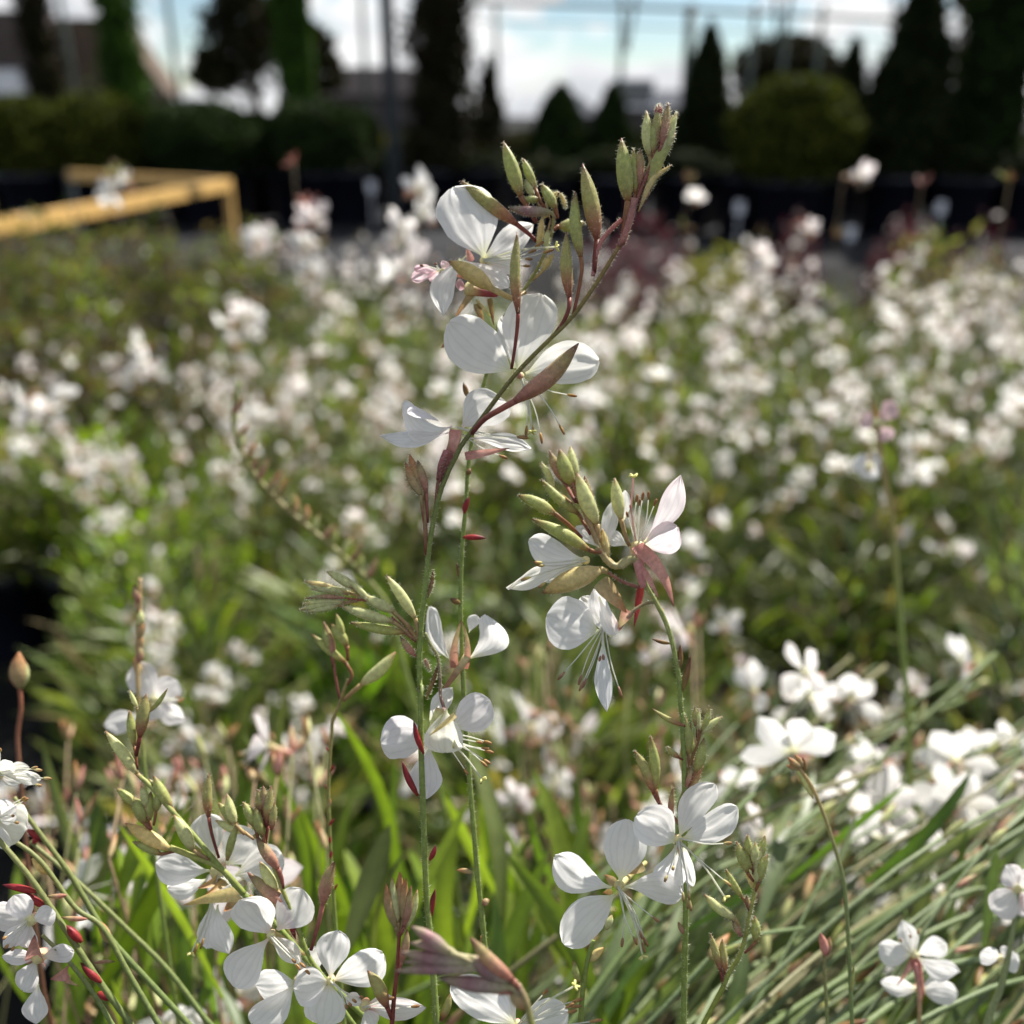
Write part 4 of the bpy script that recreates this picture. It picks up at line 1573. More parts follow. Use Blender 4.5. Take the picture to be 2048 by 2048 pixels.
# ================================================================== stalk behind with the top left flower
s2 = Stalk('thinner green stalk just behind the main stalk, carrying the top left white flower', 14, hairy=.8)
s2.stem([(RD, [(590, 1300), (572, 1090), (552, 900), (530, 650), (512, 430)]),
         (RB, [(822, 1340), (808, 1100), (797, 800), (802, 560), (822, 300), (830, 170)]),
         (RA, [(650, 1760), (700, 1550), (770, 1290), (905, 1095), (985, 960), (1040, 820), (1050, 700)])],
        (RB, 25, 14), [(0, GS), (.6, GS), (.8, GL), (1, (.30, .26, .10))])
for tip, neck, st, wd, sc in [((568, 545), (860, 770), [(960, 860), (935, 830)], 74, 'redbase'), ((790, 343), (880, 625), [(960, 760), (920, 690)], 84, 'green'), ((890, 428), (955, 585), [(1000, 700)], 52, 'green'),
                              ((985, 560), (1060, 690), [(1070, 740)], 60, 'green'), ((815, 685), (1035, 705), [(1060, 740)], 58, 'purple'), ((880, 640), (975, 640), [(1020, 700)], 40, 'green'),
                              ((1212, 760), (1075, 780), [(1045, 800)], 70, 'green'), ((900, 540), (945, 620), [(990, 700)], 40, 'pale'), ((1075, 600), (1010, 660), [(1030, 740)], 34, 'yellow'),
                              ((1110, 690), (1085, 610), [(1060, 640)], 22, 'yellow'), ((965, 900), (990, 740), [(1030, 720)], 38, 'yellow'), ((1010, 930), (1020, 800), [(1035, 740)], 36, 'pale'),
                              ((1050, 920), (990, 1010), [(940, 1060)], 44, 'yellow'), ((508, 958, -6), (730, 1100, -4), [(905, 1120, -2), (840, 1150, -3)], 92, 'yellow'), ((1040, 1205, -4), (860, 1150, -4), [(820, 1150, -3)], 26, 'yellow')]:
    s2.bud(RA, tip, neck, wd, sc, st)
s2.flower(RA, (685, 955), [
    (525, 585, 300, 'wide', dict(base=(692, 940), dz=-2, roll=6, lat=-.04)),
    (945, 770, 150, 'slim', dict(base=(700, 950), dz=4, roll=30, ruf=.08)),
    (488, 1255, 130, 'point', dict(base=(600, 930), dz=-3, lat=-.16, curl=.12)),
    (815, 1075, 140, 'round', dict(base=(560, 945), dz=-5, lat=-.06, roll=-20)),
    (880, 1000, 120, 'slim', dict(base=(700, 960), dz=4, roll=-20, ruf=.1))],
    stamens=[(1050, 900), (940, 950), (960, 900), (930, 985), (1000, 860)], rec=38, off=1, style=(1062, 885), sepals=[(600, 890, 40, 'pink', dict(base=(625, 960)))])
s2.flower(RA, (470, 1010), [(312, 1045, 66, 'round', dict(pink=.9, ruf=.15)), (330, 1000, 50, 'round', dict(pink=1, ruf=.2)), (500, 960, 46, 'round', dict(pink=1, ruf=.2)), (410, 1060, 60, 'round', dict(pink=.9, ruf=.2))],
          stamens=[(360, 980), (440, 970)], rec=30, tint=(.95, .8, .84), off=3, anther=(.2, .1, .07), tube=[(700, 1085, 4), (560, 1030, 3)])
s2.flower(RA, (600, 1100), [(545, 1075, 60, 'round', dict(pink=1, tint=(.7, .35, .38)))], rec=70, off=2, tcol=(.28, .07, .08), tube=[(760, 1130, 2), (690, 1120, 2)],
          sepals=[(543, 1250, 42, 'dry', dict(base=(640, 1110))), (742, 1290, 30, 'brown', dict(base=(718, 1150))), (700, 1285, 16, 'dry', dict(base=(640, 1180))), (735, 1255, 16, 'yellow', dict(base=(650, 1160))), (690, 1290, 40, 'brown', dict(base=(650, 1180), dz=6))])
for R, tip, neck, wd, sc in [(RB, (838, 185), (825, 215), 26, 'brown'), (RB, (834, 308), (812, 380), 28, 'red'), (RB, (906, 486), (808, 482), 26, 'red'), (RB, (780, 592), (798, 668), 24, 'brown'), (RB, (752, 745), (795, 765), 30, 'brown'),
                             (RA, (585, 1585), (605, 1660), 32, 'brown'), (RA, (470, 1408), (520, 1368), 26, 'dry'), (RD, (458, 838), (525, 848), 24, 'dry'), (RD, (600, 965), (570, 985), 34, 'tanpink'), (RD, (560, 1120), (580, 1170), 26, 'dry')]:
    s2.bud(R, tip, neck, wd, sc, name='seed_capsule', hairs=0)
# half open flower on its side
s2.flower(RH, (1225, 800), [
    (1345, 505, 215, 'wide', dict(base=(1228, 822), lat=-.34, dz=-2, roll=18, cup=.5, curl=.1)),
    (1290, 520, 110, 'round', dict(base=(1235, 640), dz=1, roll=-40)),
    (975, 465, 140, 'round', dict(base=(1110, 830), dz=14, lat=.1))],
    sepals=[(1183, 548, 62, 'tanpink', dict(base=(1135, 885), dz=-3, lat=.05)), (1190, 560, 54, 'tanpink', dict(base=(1205, 890), dz=-3, lat=-.08))], rec=60, off=-2,
    tube=[(1050, 1065, 4), (1100, 980, 2), (1165, 890, 0)], tcol=(.34, .2, .13))

# ================================================================== right stalk
s4 = Stalk('green stalk right of centre with pink and white flowers hooking over to the left', 8, hairy=.7)
s4.stem([(RD, [(1432, 1498), (1438, 1200), (1442, 950), (1440, 700), (1436, 450), (1425, 150)]),
         (RB, [(1745, 1250), (1730, 1060), (1690, 880), (1640, 770)]),
         (RG, [(1060, 990), (1025, 900), (1000, 840)])],
        (RB, 27, 20), [(0, GS), (.7, GS), (1, (.32, .33, .14))])
s4.twig(RG, [(1015, 880), (1005, 820), (960, 805), (900, 840), (880, 860)], 56, 62, (.34, .34, .15), (.46, .42, .22))
s4.twig(RG, [(900, 850), (830, 850), (760, 770), (690, 600), (620, 440), (560, 290)], 50, 24, (.44, .40, .20), (.30, .12, .08))
s4.twig(RG, [(1010, 1000), (900, 960), (800, 900)], 26, 22, (.30, .12, .10), (.36, .18, .12))
s4.twig(RG, [(1130, 1100), (1050, 1110), (960, 1170), (880, 1280)], 24, 22, (.24, .22, .09), (.44, .32, .24), 'pedicel')
for tip, neck, st, wd, sc in [((285, 535, -6), (670, 745, -5), [(750, 760), (720, 760, -4)], 92, 'green'), ((188, 372, -8), (440, 500, -8), [(620, 660), (540, 580, -5)], 88, 'green'), ((345, 265, 6), (600, 500, 4), [(680, 640)], 76, 'green'),
                              ((470, 60, 8), (570, 320, 8), [(600, 420)], 120, 'green'), ((400, 70, 10), (500, 280, 10), [(580, 420)], 80, 'tanpink'), ((545, 40, 10), (590, 250, 8), [(610, 400)], 80, 'pale'), ((345, 150, 12), (430, 330, 12), [(560, 430)], 60, 'pale'),
                              ((590, 225), (725, 570), [(735, 720)], 125, 'pale'), ((640, 240, 4), (700, 480, 4), [(720, 640)], 70, 'tanpink'), ((845, 258), (888, 535), [(945, 720), (910, 620)], 92, 'pale'), ((355, 1036, -5), (745, 880, -4), [(790, 890, -2)], 155, 'yellow'),
                              ((760, 600), (800, 800), [(860, 850)], 60, 'yellow'), ((360, 400, -8), (330, 470, -8), [], 30, 'yellow')]:
    s4.bud(RG, tip, neck, wd, sc, st)
s4.flower(RG, (650, 815), [
    (262, 680, 205, 'round', dict(base=(640, 805), dz=-4, lat=.1, roll=10)),
    (130, 1020, 140, 'point', dict(base=(630, 840), dz=-6, lat=-.04, ruf=.1, roll=-20, tint=(1, 1, .94))),
    (300, 940, 120, 'slim', dict(base=(620, 850), dz=3, roll=20, tint=(1, 1, .94))), (585, 590, 110, 'round', dict(base=(740, 730), dz=4))],
    stamens=[(320, 850), (300, 830), (210, 950), (330, 1000)], rec=60, off=-1, anther=(.6, .56, .2))
s4.flower(RG, (775, 1250), [
    (388, 1190, 345, 'wide', dict(base=(735, 1300), dz=-2, roll=5, lat=.02)),
    (700, 1010, 150, 'slim', dict(base=(830, 1330), dz=0, lat=.05)),
    (792, 1842, 118, 'point', dict(base=(770, 1330), dz=-4, lat=-.03, tint=(.94, .96, 1))),
    (620, 1060, 150, 'round', dict(base=(760, 1240), dz=5, roll=20)), (840, 1330, 130, 'round', dict(base=(740, 1060), dz=-3, roll=-30))],
    stamens=[(460, 1625), (605, 1700), (625, 1680), (895, 1745), (600, 1660), (740, 1500), (770, 1490)], rec=60, off=0, tube=[(880, 1280, 1), (840, 1260)], anther=(.34, .2, .15),
    sepals=[(925, 1170, 130, 'dry', dict(base=(745, 955), bz=-3, dz=-2)), (865, 1280, 90, 'tanpink', dict(base=(935, 1150), dz=-2))])
s4.flower(RG, (992, 705), [
    (1292, 235, 165, 'point', dict(base=(1045, 690), dz=-3, lat=-.09, pink=.35, tint=(.98, .95, .97))),
    (1272, 590, 215, 'wide', dict(base=(1040, 725), dz=-4, lat=-.12, pink=.5, ruf=.08, tint=(.98, .94, .97))),
    (795, 640, 110, 'round', dict(base=(930, 718), dz=2)), (845, 400, 110, 'slim', dict(base=(775, 725), dz=3, tint=(.95, .97, 1))), (925, 330, 80, 'slim', dict(base=(905, 540), dz=5))],
    stamens=[(925, 488), (950, 440), (1000, 370), (1040, 352), (1075, 348), (1015, 400), (1130, 400)], style=(972, 248, (.75, .5, .48)), rec=105, off=2, tube=[(1040, 1000, -2), (1010, 850, -2)], tcol=PNK, anther=(.3, .17, .07), basec=(.8, .78, .4),
    sepals=[(1245, 1130, 100, 'pink', dict(base=(995, 715), bz=-3, dz=-4, lat=.09)), (1150, 1080, 40, 'pink', dict(base=(1040, 880), bz=-5, dz=-5)), (975, 1270, 52, 'red', dict(base=(1020, 1000), dz=1))])
for R, tip, neck, wd, sc in [(RG, (1100, 1350), (1222, 1380), 30, 'brown'), (RG, (1290, 1385), (1272, 1575), 48, 'brown'), (RG, (1362, 1462), (1308, 1700), 42, 'brown'), (RG, (1095, 1820), (1325, 1940), 40, 'redbase'), (RG, (1180, 1190), (1150, 1130), 36, 'yellow'),
                             (RD, (1408, 1060), (1432, 1110), 26, 'tanpink')]:
    s4.bud(R, tip, neck, wd, sc, name='seed_capsule', hairs=0)
# bud cluster and the two open flowers lower on the right stalk
s4.twig(RI, [(1040, 800), (1025, 740), (1060, 630), (1100, 450), (1165, 270), (1160, 160)], 30, 14, (.24, .26, .07), (.26, .10, .05))
s4.twig(RI, [(1050, 880), (990, 810), (930, 770), (865, 640)], 26, 20, (.30, .16, .09), (.30, .13, .08))
for tip, neck, st, wd, sc in [((1242, 40), (1180, 230), [(1160, 290)], 48, 'green'), ((1326, 112), (1180, 235), [(1160, 290)], 52, 'pale'), ((1138, 38), (1155, 200), [(1150, 260)], 46, 'redbase'), ((1165, 60), (1160, 220), [(1150, 280)], 36, 'pale'),
                              ((1070, 108), (1092, 380), [(1095, 480)], 56, 'green'), ((1108, 150), (1130, 400), [(1105, 480)], 46, 'green'), ((1200, 260), (1140, 500), [(1080, 610)], 78, 'green'), ((942, 318), (1030, 400), [(1070, 420)], 48, 'redbase'),
                              ((1052, 290), (1062, 520), [(1060, 600)], 36, 'yellow'), ((1196, 450), (1070, 665), [], 42, 'dry'), ((718, 343), (855, 640), [(930, 775), (880, 690)], 84, 'redbase'), ((830, 243), (866, 615), [(890, 700)], 76, 'green'),
                              ((988, 592), (968, 835), [], 48, 'tanpink'), ((1120, 450), (1075, 600), [], 40, 'tanpink')]:
    s4.bud(RI, tip, neck, wd, sc, st, hairs=.4)
s4.flower(RI, (1025, 965), [
    (738, 800, 285, 'wide', dict(base=(1002, 985), dz=-3, lat=-.06, roll=8)),
    (1280, 580, 195, 'wide', dict(base=(1030, 945), dz=3, lat=.10)),
    (1435, 745, 215, 'wide', dict(base=(1050, 955), dz=1, lat=-.08)),
    (915, 1290, 220, 'round', dict(base=(1005, 1000), dz=2, lat=.06)),
    (1128, 1290, 110, 'slim', dict(base=(1060, 1000), dz=4, lat=-.06))],
    stamens=[(1392, 985), (1388, 1285), (1112, 1455), (1090, 1440), (928, 1255), (985, 1175), (1060, 1390), (1100, 1380)], style=(1345, 1362), rec=60, off=-6, anther=(.5, .46, .2))
s4.flower(RI, (605, 1285), [
    (168, 1068, 250, 'round', dict(base=(565, 1290), dz=-3, lat=.10, roll=-5, curl=.03)),
    (668, 822, 300, 'wide', dict(base=(622, 1250), dz=2, lat=-.02, roll=4)),
    (1055, 1340, 200, 'round', dict(base=(650, 1290), dz=-2, lat=.08, roll=-18)),
    (238, 1692, 260, 'wide', dict(base=(585, 1345), dz=-4, lat=-.08))],
    stamens=[(632, 1705), (800, 1692), (795, 1745), (775, 1650), (892, 1532), (815, 1700), (740, 1690)], style=(778, 1768), rec=62, off=-5, tube=[(800, 1120, 10), (700, 1200, 6)], tcol=(.5, .45, .2), anther=(.36, .22, .12),
    sepals=[(515, 1205, 70, 'dry', dict(base=(590, 1260), dz=3)), (640, 1200, 90, 'dry', dict(base=(780, 1130), bz=5, dz=4)), (500, 1330, 50, 'brown', dict(base=(560, 1310), dz=5))])

# ================================================================== small bud shoot right of it
s5 = Stalk('bright green bud shoot without open flowers, right of the two white flowers', 4, hairy=.5)
s5.stem([(RI, [(1330, 1985), (1375, 1880), (1440, 1775), (1490, 1620), (1512, 1490), (1545, 1350), (1555, 1220)])], (RI, 34, 24), [(0, (.26, .30, .06)), (1, (.34, .34, .10))])
for tip, neck, st, wd, sc in [((1425, 975), (1500, 1190), [(1540, 1250)], 78, 'green'), ((1500, 925), (1520, 1080), [(1540, 1200)], 56, 'green'), ((1622, 935), (1575, 1100), [(1550, 1220)], 60, 'green'), ((1640, 1062), (1580, 1260), [(1550, 1330)], 68, 'green'),
                              ((1555, 980), (1545, 1130), [], 60, 'pale'), ((1470, 1010), (1530, 1170), [], 56, 'green'), ((1600, 1010), (1555, 1180), [], 56, 'pale'), ((1490, 1170), (1540, 1300), [], 50, 'yellow'), ((1585, 1130), (1560, 1260), [], 60, 'pale'),
                              ((1203, 1343), (1415, 1510), [(1462, 1630), (1440, 1560)], 78, 'pale'), ((1348, 1163), (1465, 1365), [(1520, 1470), (1490, 1400)], 56, 'green'), ((1490, 1345), (1525, 1470), [(1515, 1490)], 44, 'tanpink'),
                              ((1548, 1488), (1555, 1670), [(1480, 1745), (1530, 1700)], 68, 'green'), ((1395, 1520), (1455, 1630), [], 44, 'tanpink'), ((1242, 1608), (1315, 1870), [(1330, 1960)], 62, 'redbase'), ((1326, 1648), (1345, 1880), [(1330, 1970)], 66, 'redbase')]:
    s5.bud(RI, tip, neck, wd, sc, st)

# ================================================================== left shoot with nodding buds
s3 = Stalk('slightly blurred slim stalk with nodding pale buds left of the main stalk', 32)
s3.stem([(RC, [(1440, 1290), (1430, 1150), (1420, 1000), (1410, 700), (1425, 450)]), (RH, [(300, 1240), (345, 1110), (400, 960)])], (RB, 18, 14), [(0, GS), (1, (.30, .24, .1))])
for tip, neck, st, wd, sc in [((152, 650), (380, 840), [(395, 1000), (430, 930)], 66, 'green'), ((230, 560), (300, 840), [(345, 1110), (320, 980)], 60, 'tanpink'), ((282, 580), (395, 730), [(400, 830)], 80, 'green'), ((318, 508), (368, 670), [(395, 800)], 52, 'green'),
                              ((728, 772), (490, 1000), [(365, 1110), (430, 1050)], 96, 'pale'), ((235, 600), (275, 760), [(300, 880)], 56, 'green')]:
    s3.bud(RH, tip, neck, wd, sc, st)
for k in range(9):
    q = s3.up[8 + k * 4]
    x, y, d = proj(q)
    a = RC
    xx, yy = (x - RC.x0) / RC.s, (y - RC.y0) / RC.s
    s3.bud(RC, (xx + rnd(-22, 22), yy - rnd(24, 40)), (xx, yy), 14, random.choice(['brown', 'red', 'dry']), name='seed_capsule')

# ================================================================== lower left stalks
s6 = Stalk('forked yellow green stalk with fat buds and white flowers at the lower left', 10, hairy=.3)
s6.stem([(RC, [(1350, 1480), (1250, 1360), (1150, 1250), (1050, 1160), (930, 1020), (820, 890), (700, 755), (640, 685), (600, 650)])], (RC, 26, 20), [(0, GS), (.4, GS), (1, (.34, .36, .12))])
s6.twig(RC, [(1050, 1155), (970, 1065), (900, 1020), (820, 990), (730, 955)], 24, 26, GL, (.36, .36, .12))
for tip, neck, st, wd, sc in [((452, 455), (590, 640), [(640, 690)], 54, 'pale'), ((555, 365), (578, 520), [(590, 620)], 42, 'green'), ((628, 295), (600, 480), [(585, 560)], 56, 'redbase'), ((720, 272), (640, 375), [(610, 430)], 22, 'green'), ((556, 278), (590, 355), [(600, 420)], 22, 'pale'),
                              ((498, 700), (590, 775), [(630, 830)], 44, 'green'), ((568, 735), (620, 850), [(650, 880)], 56, 'green'), ((648, 715), (640, 840), [(650, 880)], 46, 'green'), ((605, 690), (625, 780), [(640, 840)], 36, 'pale'), ((690, 700), (670, 800), [(660, 860)], 40, 'green'),
                              ((658, 645), (735, 785), [(780, 850)], 54, 'green'), ((538, 850), (725, 960), [(760, 965)], 68, 'yellow'), ((568, 930), (690, 985), [(760, 970)], 42, 'green'), ((745, 815), (830, 965), [(900, 1010)], 60, 'pale'), ((898, 635), (896, 825), [(940, 1000), (910, 900)], 44, 'redbase'),
                              ((1022, 848), (975, 1010), [], 40, 'green'), ((925, 838), (1050, 890), [(1090, 920)], 44, 'pale'), ((935, 760), (1000, 860), [], 40, 'green'), ((975, 725), (1010, 855), [(1050, 900)], 46, 'pale'), ((640, 660), (700, 750), [], 30, 'pale')]:
    s6.bud(RC, tip, neck, wd, sc, st)
s6.flower(RC, (930, 1065), [
    (668, 1022, 135, 'round', dict(base=(900, 1055), dz=-2, lat=.05)), (720, 1130, 100, 'round', dict(base=(890, 1090), dz=2, lat=.06)),
    (868, 815, 150, 'round', dict(base=(925, 1010), dz=3)), (1095, 885, 190, 'wide', dict(base=(975, 1030), dz=4, lat=.05)), (1222, 1020, 180, 'wide', dict(base=(1010, 1075), dz=6, lat=.1)),
    (888, 1392, 112, 'round', dict(base=(910, 1190), dz=0, lat=.03)), (985, 1410, 110, 'point', dict(base=(935, 1200), dz=-2, lat=-.1))],
    stamens=[(830, 1420), (860, 1390), (1080, 1200), (1100, 1180)], rec=70, off=5, style=(822, 1408),
    sepals=[(790, 1202, 66, 'yellow', dict(base=(1040, 1150), dz=-6, bz=-4, bend=-.1)), (850, 1130, 50, 'dry', dict(base=(960, 1080), dz=-4)), (960, 1230, 70, 'dry', dict(base=(1030, 1160), dz=-3)), (880, 1160, 40, 'dry', dict(base=(980, 1090), dz=-4))])

s7 = Stalk('slim stalk with reddish buds rising between the lower left white flowers', 6, hairy=.3)
s7.stem([(RC, [(1450, 1620), (1380, 1500), (1330, 1430), (1270, 1280), (1210, 1130), (1140, 960), (1090, 900)])], (RC, 20, 16), [(0, GS), (.5, GL), (1, (.32, .26, .1))])
for tip, neck, st, wd, sc in [((1042, 758), (1095, 865), [(1110, 920)], 48, 'green'), ((1098, 778), (1130, 905), [(1140, 950)], 46, 'green'), ((1165, 690), (1150, 860), [(1140, 940)], 44, 'redbase'), ((1110, 705), (1125, 800), [(1135, 860)], 40, 'redbase'), ((1130, 690), (1140, 800), [(1140, 870)], 36, 'tanpink'),
                              ((1100, 908), (1195, 1045), [(1215, 1130), (1210, 1090)], 56, 'tanpink'), ((1115, 1015), (1190, 1140), [(1235, 1200)], 54, 'pale'), ((1062, 1062), (1225, 1205), [(1290, 1340), (1260, 1270)], 58, 'tanpink'), ((1436, 1015), (1385, 1200), [(1335, 1395), (1365, 1290)], 62, 'tanpink'),
                              ((1270, 1350), (1215, 1215), [], 30, 'red'), ((1180, 760), (1165, 880), [], 34, 'redbase')]:
    s7.bud(RC, tip, neck, wd, sc, st)
s7.flower(RC, (1162, 1335), [
    (1030, 1180, 195, 'wide', dict(dz=-2, lat=-.05)), (1005, 1555, 165, 'round', dict(dz=-3, lat=-.1)), (1300, 1135, 170, 'wide', dict(base=(1190, 1310), dz=4, lat=-.08)), (1290, 1455, 80, 'slim', dict(dz=0, lat=.05))],
    stamens=[(1290, 1480), (1310, 1470), (1270, 1450), (1330, 1500)], rec=40, off=-2, tcol=(.6, .4, .3), basec=(.85, .7, .6), sepals=[(1320, 1420, 60, 'yellow', dict(base=(1170, 1330), dz=4))])
s7.flower(RC, (1418, 1530), [
    (1452, 1308, 140, 'round', dict(dz=0, lat=.05)), (1645, 1412, 165, 'wide', dict(dz=-2, lat=-.1)), (1262, 1560, 160, 'wide', dict(dz=-3)), (1385, 1720, 175, 'wide', dict(dz=-3))],
    stamens=[(1530, 1620), (1510, 1640), (1560, 1600), (1490, 1650)], rec=40, off=-4, tcol=(.6, .4, .3), basec=(.85, .76, .5))
s7.flower(RC, (1275, 1530), [
    (1100, 1545, 150, 'wide', dict(dz=2, lat=.08)), (1085, 1712, 150, 'round', dict(dz=0, lat=.06)), (1385, 1375, 90, 'slim', dict(dz=5)), (1380, 1500, 100, 'round', dict(dz=4))],
    rec=40, off=2, stamens=[(1360, 1640), (1380, 1620)])
s7.flower(RC, (1565, 1640), [
    (1822, 1650, 90, 'slim', dict(dz=-3)), (1490, 1590, 70, 'round', dict(dz=0)), (1600, 1730, 90, 'round', dict(dz=-3)), (1690, 1600, 60, 'slim', dict(dz=4))],
    stamens=[(1690, 1600), (1650, 1590), (1800, 1635)], rec=50, off=-6, pink=.25, basec=(.6, .2, .2), tcol=(.4, .1, .1))

# dried red stalk left of the main stem
s8 = Stalk('short dark red stalk with dried tan calyx at the bottom, left of the main stem', -4)
s8.stem([(RD, [(178, 1530), (188, 1400), (203, 1250), (212, 1100)])], (RD, 22, 16), [(0, (.20, .05, .04)), (1, (.24, .08, .05))])
for tip, neck, wd, sc in [((214, 845), (212, 1050), 52, 'dry'), ((155, 895), (195, 1080), 44, 'dry'), ((240, 872), (228, 1050), 46, 'dry'), ((290, 922), (235, 1090), 42, 'pale'), ((180, 870), (205, 1060), 44, 'pale'), ((262, 905), (232, 1080), 40, 'tanpink')]:
    s8.bud(RD, tip, neck, wd, sc, [(208, 1130)])
s8.bud(RD, (75, 1268), (160, 1425), 62, 'redbase', [(180, 1480)])
s8.bud(RD, (245, 1090), (222, 1230), 40, 'tanpink', [(205, 1290)])

# soft purple bud cluster close to the lens and the flower under it
s9 = Stalk('blurred striped purple green bud cluster nearest the camera at the bottom centre', -42, hairy=0)
s9.stem([(RD, [(790, 1540), (775, 1480), (755, 1400), (720, 1330)])], (RD, 30, 30), [(0, GL), (1, (.34, .24, .16))])
for tip, neck, st, wd, sc in [((262, 1078), (430, 1190), [(640, 1290), (520, 1230)], 62, 'purple'), ((215, 1190), (500, 1235), [(650, 1300)], 64, 'purple'), ((190, 1272), (560, 1262), [(690, 1320)], 62, 'purple'), ((225, 1235), (520, 1210), [(660, 1300)], 56, 'purple'),
                              ((255, 1150), (470, 1205), [(620, 1280)], 56, 'purple'), ((490, 1205), (700, 1315), [(740, 1360)], 92, 'purple'), ((515, 1125), (700, 1310), [(745, 1370)], 66, 'tanpink'), ((380, 1300), (690, 1340), [(750, 1390)], 76, 'purple'), ((420, 1330), (700, 1365), [(755, 1410)], 56, 'tanpink'), ((760, 1440), (690, 1370), [], 60, 'dry')]:
    s9.bud(RD, tip, neck, wd, sc, st)
sA = Stalk('white flower with long curved stamens half cut off by the bottom edge', -6)
sA.stem([(RD, [(800, 1640), (770, 1580), (735, 1520)])], (RD, 24, 20), [(0, GS), (1, GL)])
sA.flower(RD, (720, 1510), [
    (438, 1330, 175, 'wide', dict(dz=-2, lat=-.08)), (625, 1330, 120, 'round', dict(dz=3, lat=.02)), (935, 1445, 150, 'wide', dict(dz=-1, lat=.0)), (560, 1640, 160, 'wide', dict(dz=-4))],
    stamens=[(850, 1350), (1000, 1390), (995, 1420), (1085, 1480), (960, 1410), (975, 1440)], style=(965, 1335), rec=44, off=0, anther=(.52, .32, .12))
sA.bud(RD, (960, 1225), (985, 1320), 36, 'green')
sA.twig(RD, [(990, 1540), (995, 1400), (1015, 1250), (1045, 1140)], 24, 20, GL, GS, 'branch')
sA.bud(RD, (1090, 1170), (1030, 1230), 40, 'yellow')
sA.bud(RD, (1125, 1030), (1100, 1090), 36, 'pale')

# ================================================================== leaning stems at the lower left edge
DIAG = [('lowest of the leaning green stems at the lower left edge, with red capsules', [(-20, 905), (130, 1085), (270, 1290), (420, 1520), (560, 1713), (640, 1830)], 8, 34),
        ('second leaning green stem at the lower left, brown node halfway', [(20, 900), (170, 1010), (320, 1210), (440, 1300), (560, 1510), (690, 1730)], 14, 30),
        ('leaning green stem at the lower left starting beside the cut white flower', [(60, 740), (160, 880), (300, 1070), (420, 1270), (500, 1380)], 22, 30),
        ('longest thin leaning stem at the lower left running far to the right', [(130, 930), (330, 1100), (540, 1300), (720, 1480), (880, 1690)], 40, 28),
        ('pale green leaning stem in front of the pink wilted flowers at lower left', [(180, 1330), (300, 1450), (400, 1580), (480, 1713)], 2, 24)]
for k, (lab, pts, off, wd) in enumerate(DIAG):
    sx = Stalk(lab, off, group='leaning stems at the lower left')
    sx.stem([(RC, list(reversed(pts)))], (RC, wd * .84, wd * .62), [(0, (.17, .22, .075)), (.5, (.20, .23, .08)), (1, (.24, .25, .10))])
    if k == 0:
        for tip, neck, wd2, sc in [((10, 1115), (155, 1145), 34, 'red'), ((108, 1148), (200, 1212), 34, 'red'), ((275, 1285), (352, 1362), 40, 'red'), ((262, 1255), (372, 1262), 24, 'tanpink'), ((345, 1448), (435, 1535), 36, 'red'), ((200, 1165), (285, 1160), 24, 'tanpink')]:
            sx.bud(RC, tip, neck, wd2, sc, name='seed_capsule')
        sx.flower(RC, (130, 1270), [(-30, 1235, 120, 'wide', {}), (235, 1235, 90, 'round', {}), (15, 1385, 80, 'slim', {}), (115, 1390, 90, 'round', {}), (60, 1160, 110, 'wide', {})], stamens=[(20, 1390), (50, 1400), (10, 1350)], rec=50, off=-8, pink=.1)
        sx.flower(RC, (160, 1430), [(95, 1570, 110, 'round', {}), (150, 1715, 120, 'point', dict(base=(165, 1540))), (10, 1420, 70, 'slim', {}), (320, 1400, 80, 'round', {})], rec=60, off=-6, pink=.15, sepals=[(150, 1330, 90, 'pink', dict(base=(165, 1450), dz=-4)), (215, 1520, 70, 'pink', dict(base=(295, 1480), dz=-4)), (340, 1550, 24, 'tanpink', dict(base=(270, 1510)))])
    if k == 1:
        for tip, neck, wd2, sc in [((425, 1270), (475, 1365), 40, 'dry'), ((495, 1445), (410, 1450), 18, 'tanpink'), ((215, 1075), (140, 1000), 34, 'yellow'), ((485, 1610), (420, 1580), 40, 'red')]:
            sx.bud(RC, tip, neck, wd2, sc, name='seed_capsule')
    if k == 2:
        sx.flower(RC, (-10, 640), [(120, 615, 70, 'round', {}), (180, 660, 60, 'round', {}), (60, 590, 70, 'wide', {}), (90, 680, 60, 'slim', {})], stamens=[(220, 660), (180, 690), (180, 625), (160, 610), (0, 530)], rec=50, off=-10, anther=(.66, .62, .3), tint=(1, 1, .95))
        sx.flower(RC, (-20, 830), [(118, 870, 170, 'wide', dict(tint=(1, 1, .92))), (60, 780, 110, 'wide', {}), (40, 960, 80, 'round', {})], stamens=[(120, 745), (110, 740), (60, 820), (80, 850)], rec=60, off=-10, anther=(.66, .5, .15))
        sx.bud(RC, (185, 930), (120, 880), 34, 'red', name='seed_capsule')
    if k == 3:
        sx.bud(RC, (320, 1090), (345, 1150), 34, 'tanpink', name='seed_capsule')
        sx.bud(RC, (170, 900), (140, 940), 28, 'red', name='seed_capsule')

# brownish bud head, far left
sB = Stalk('single brown bud head on a red stem at the left edge above the cut flowers', 70)
sB.stem([(RC, [(85, 640), (75, 480), (90, 360), (85, 270)])], (RC, 20, 18), [(0, (.2, .1, .06)), (1, (.3, .12, .07))])
for tip, neck, wd, sc in [((82, 115), (85, 270), 70, 'dry'), ((55, 150), (80, 270), 44, 'tanpink'), ((112, 160), (90, 270), 40, 'pale')]:
    sB.bud(RC, tip, neck, wd, sc)

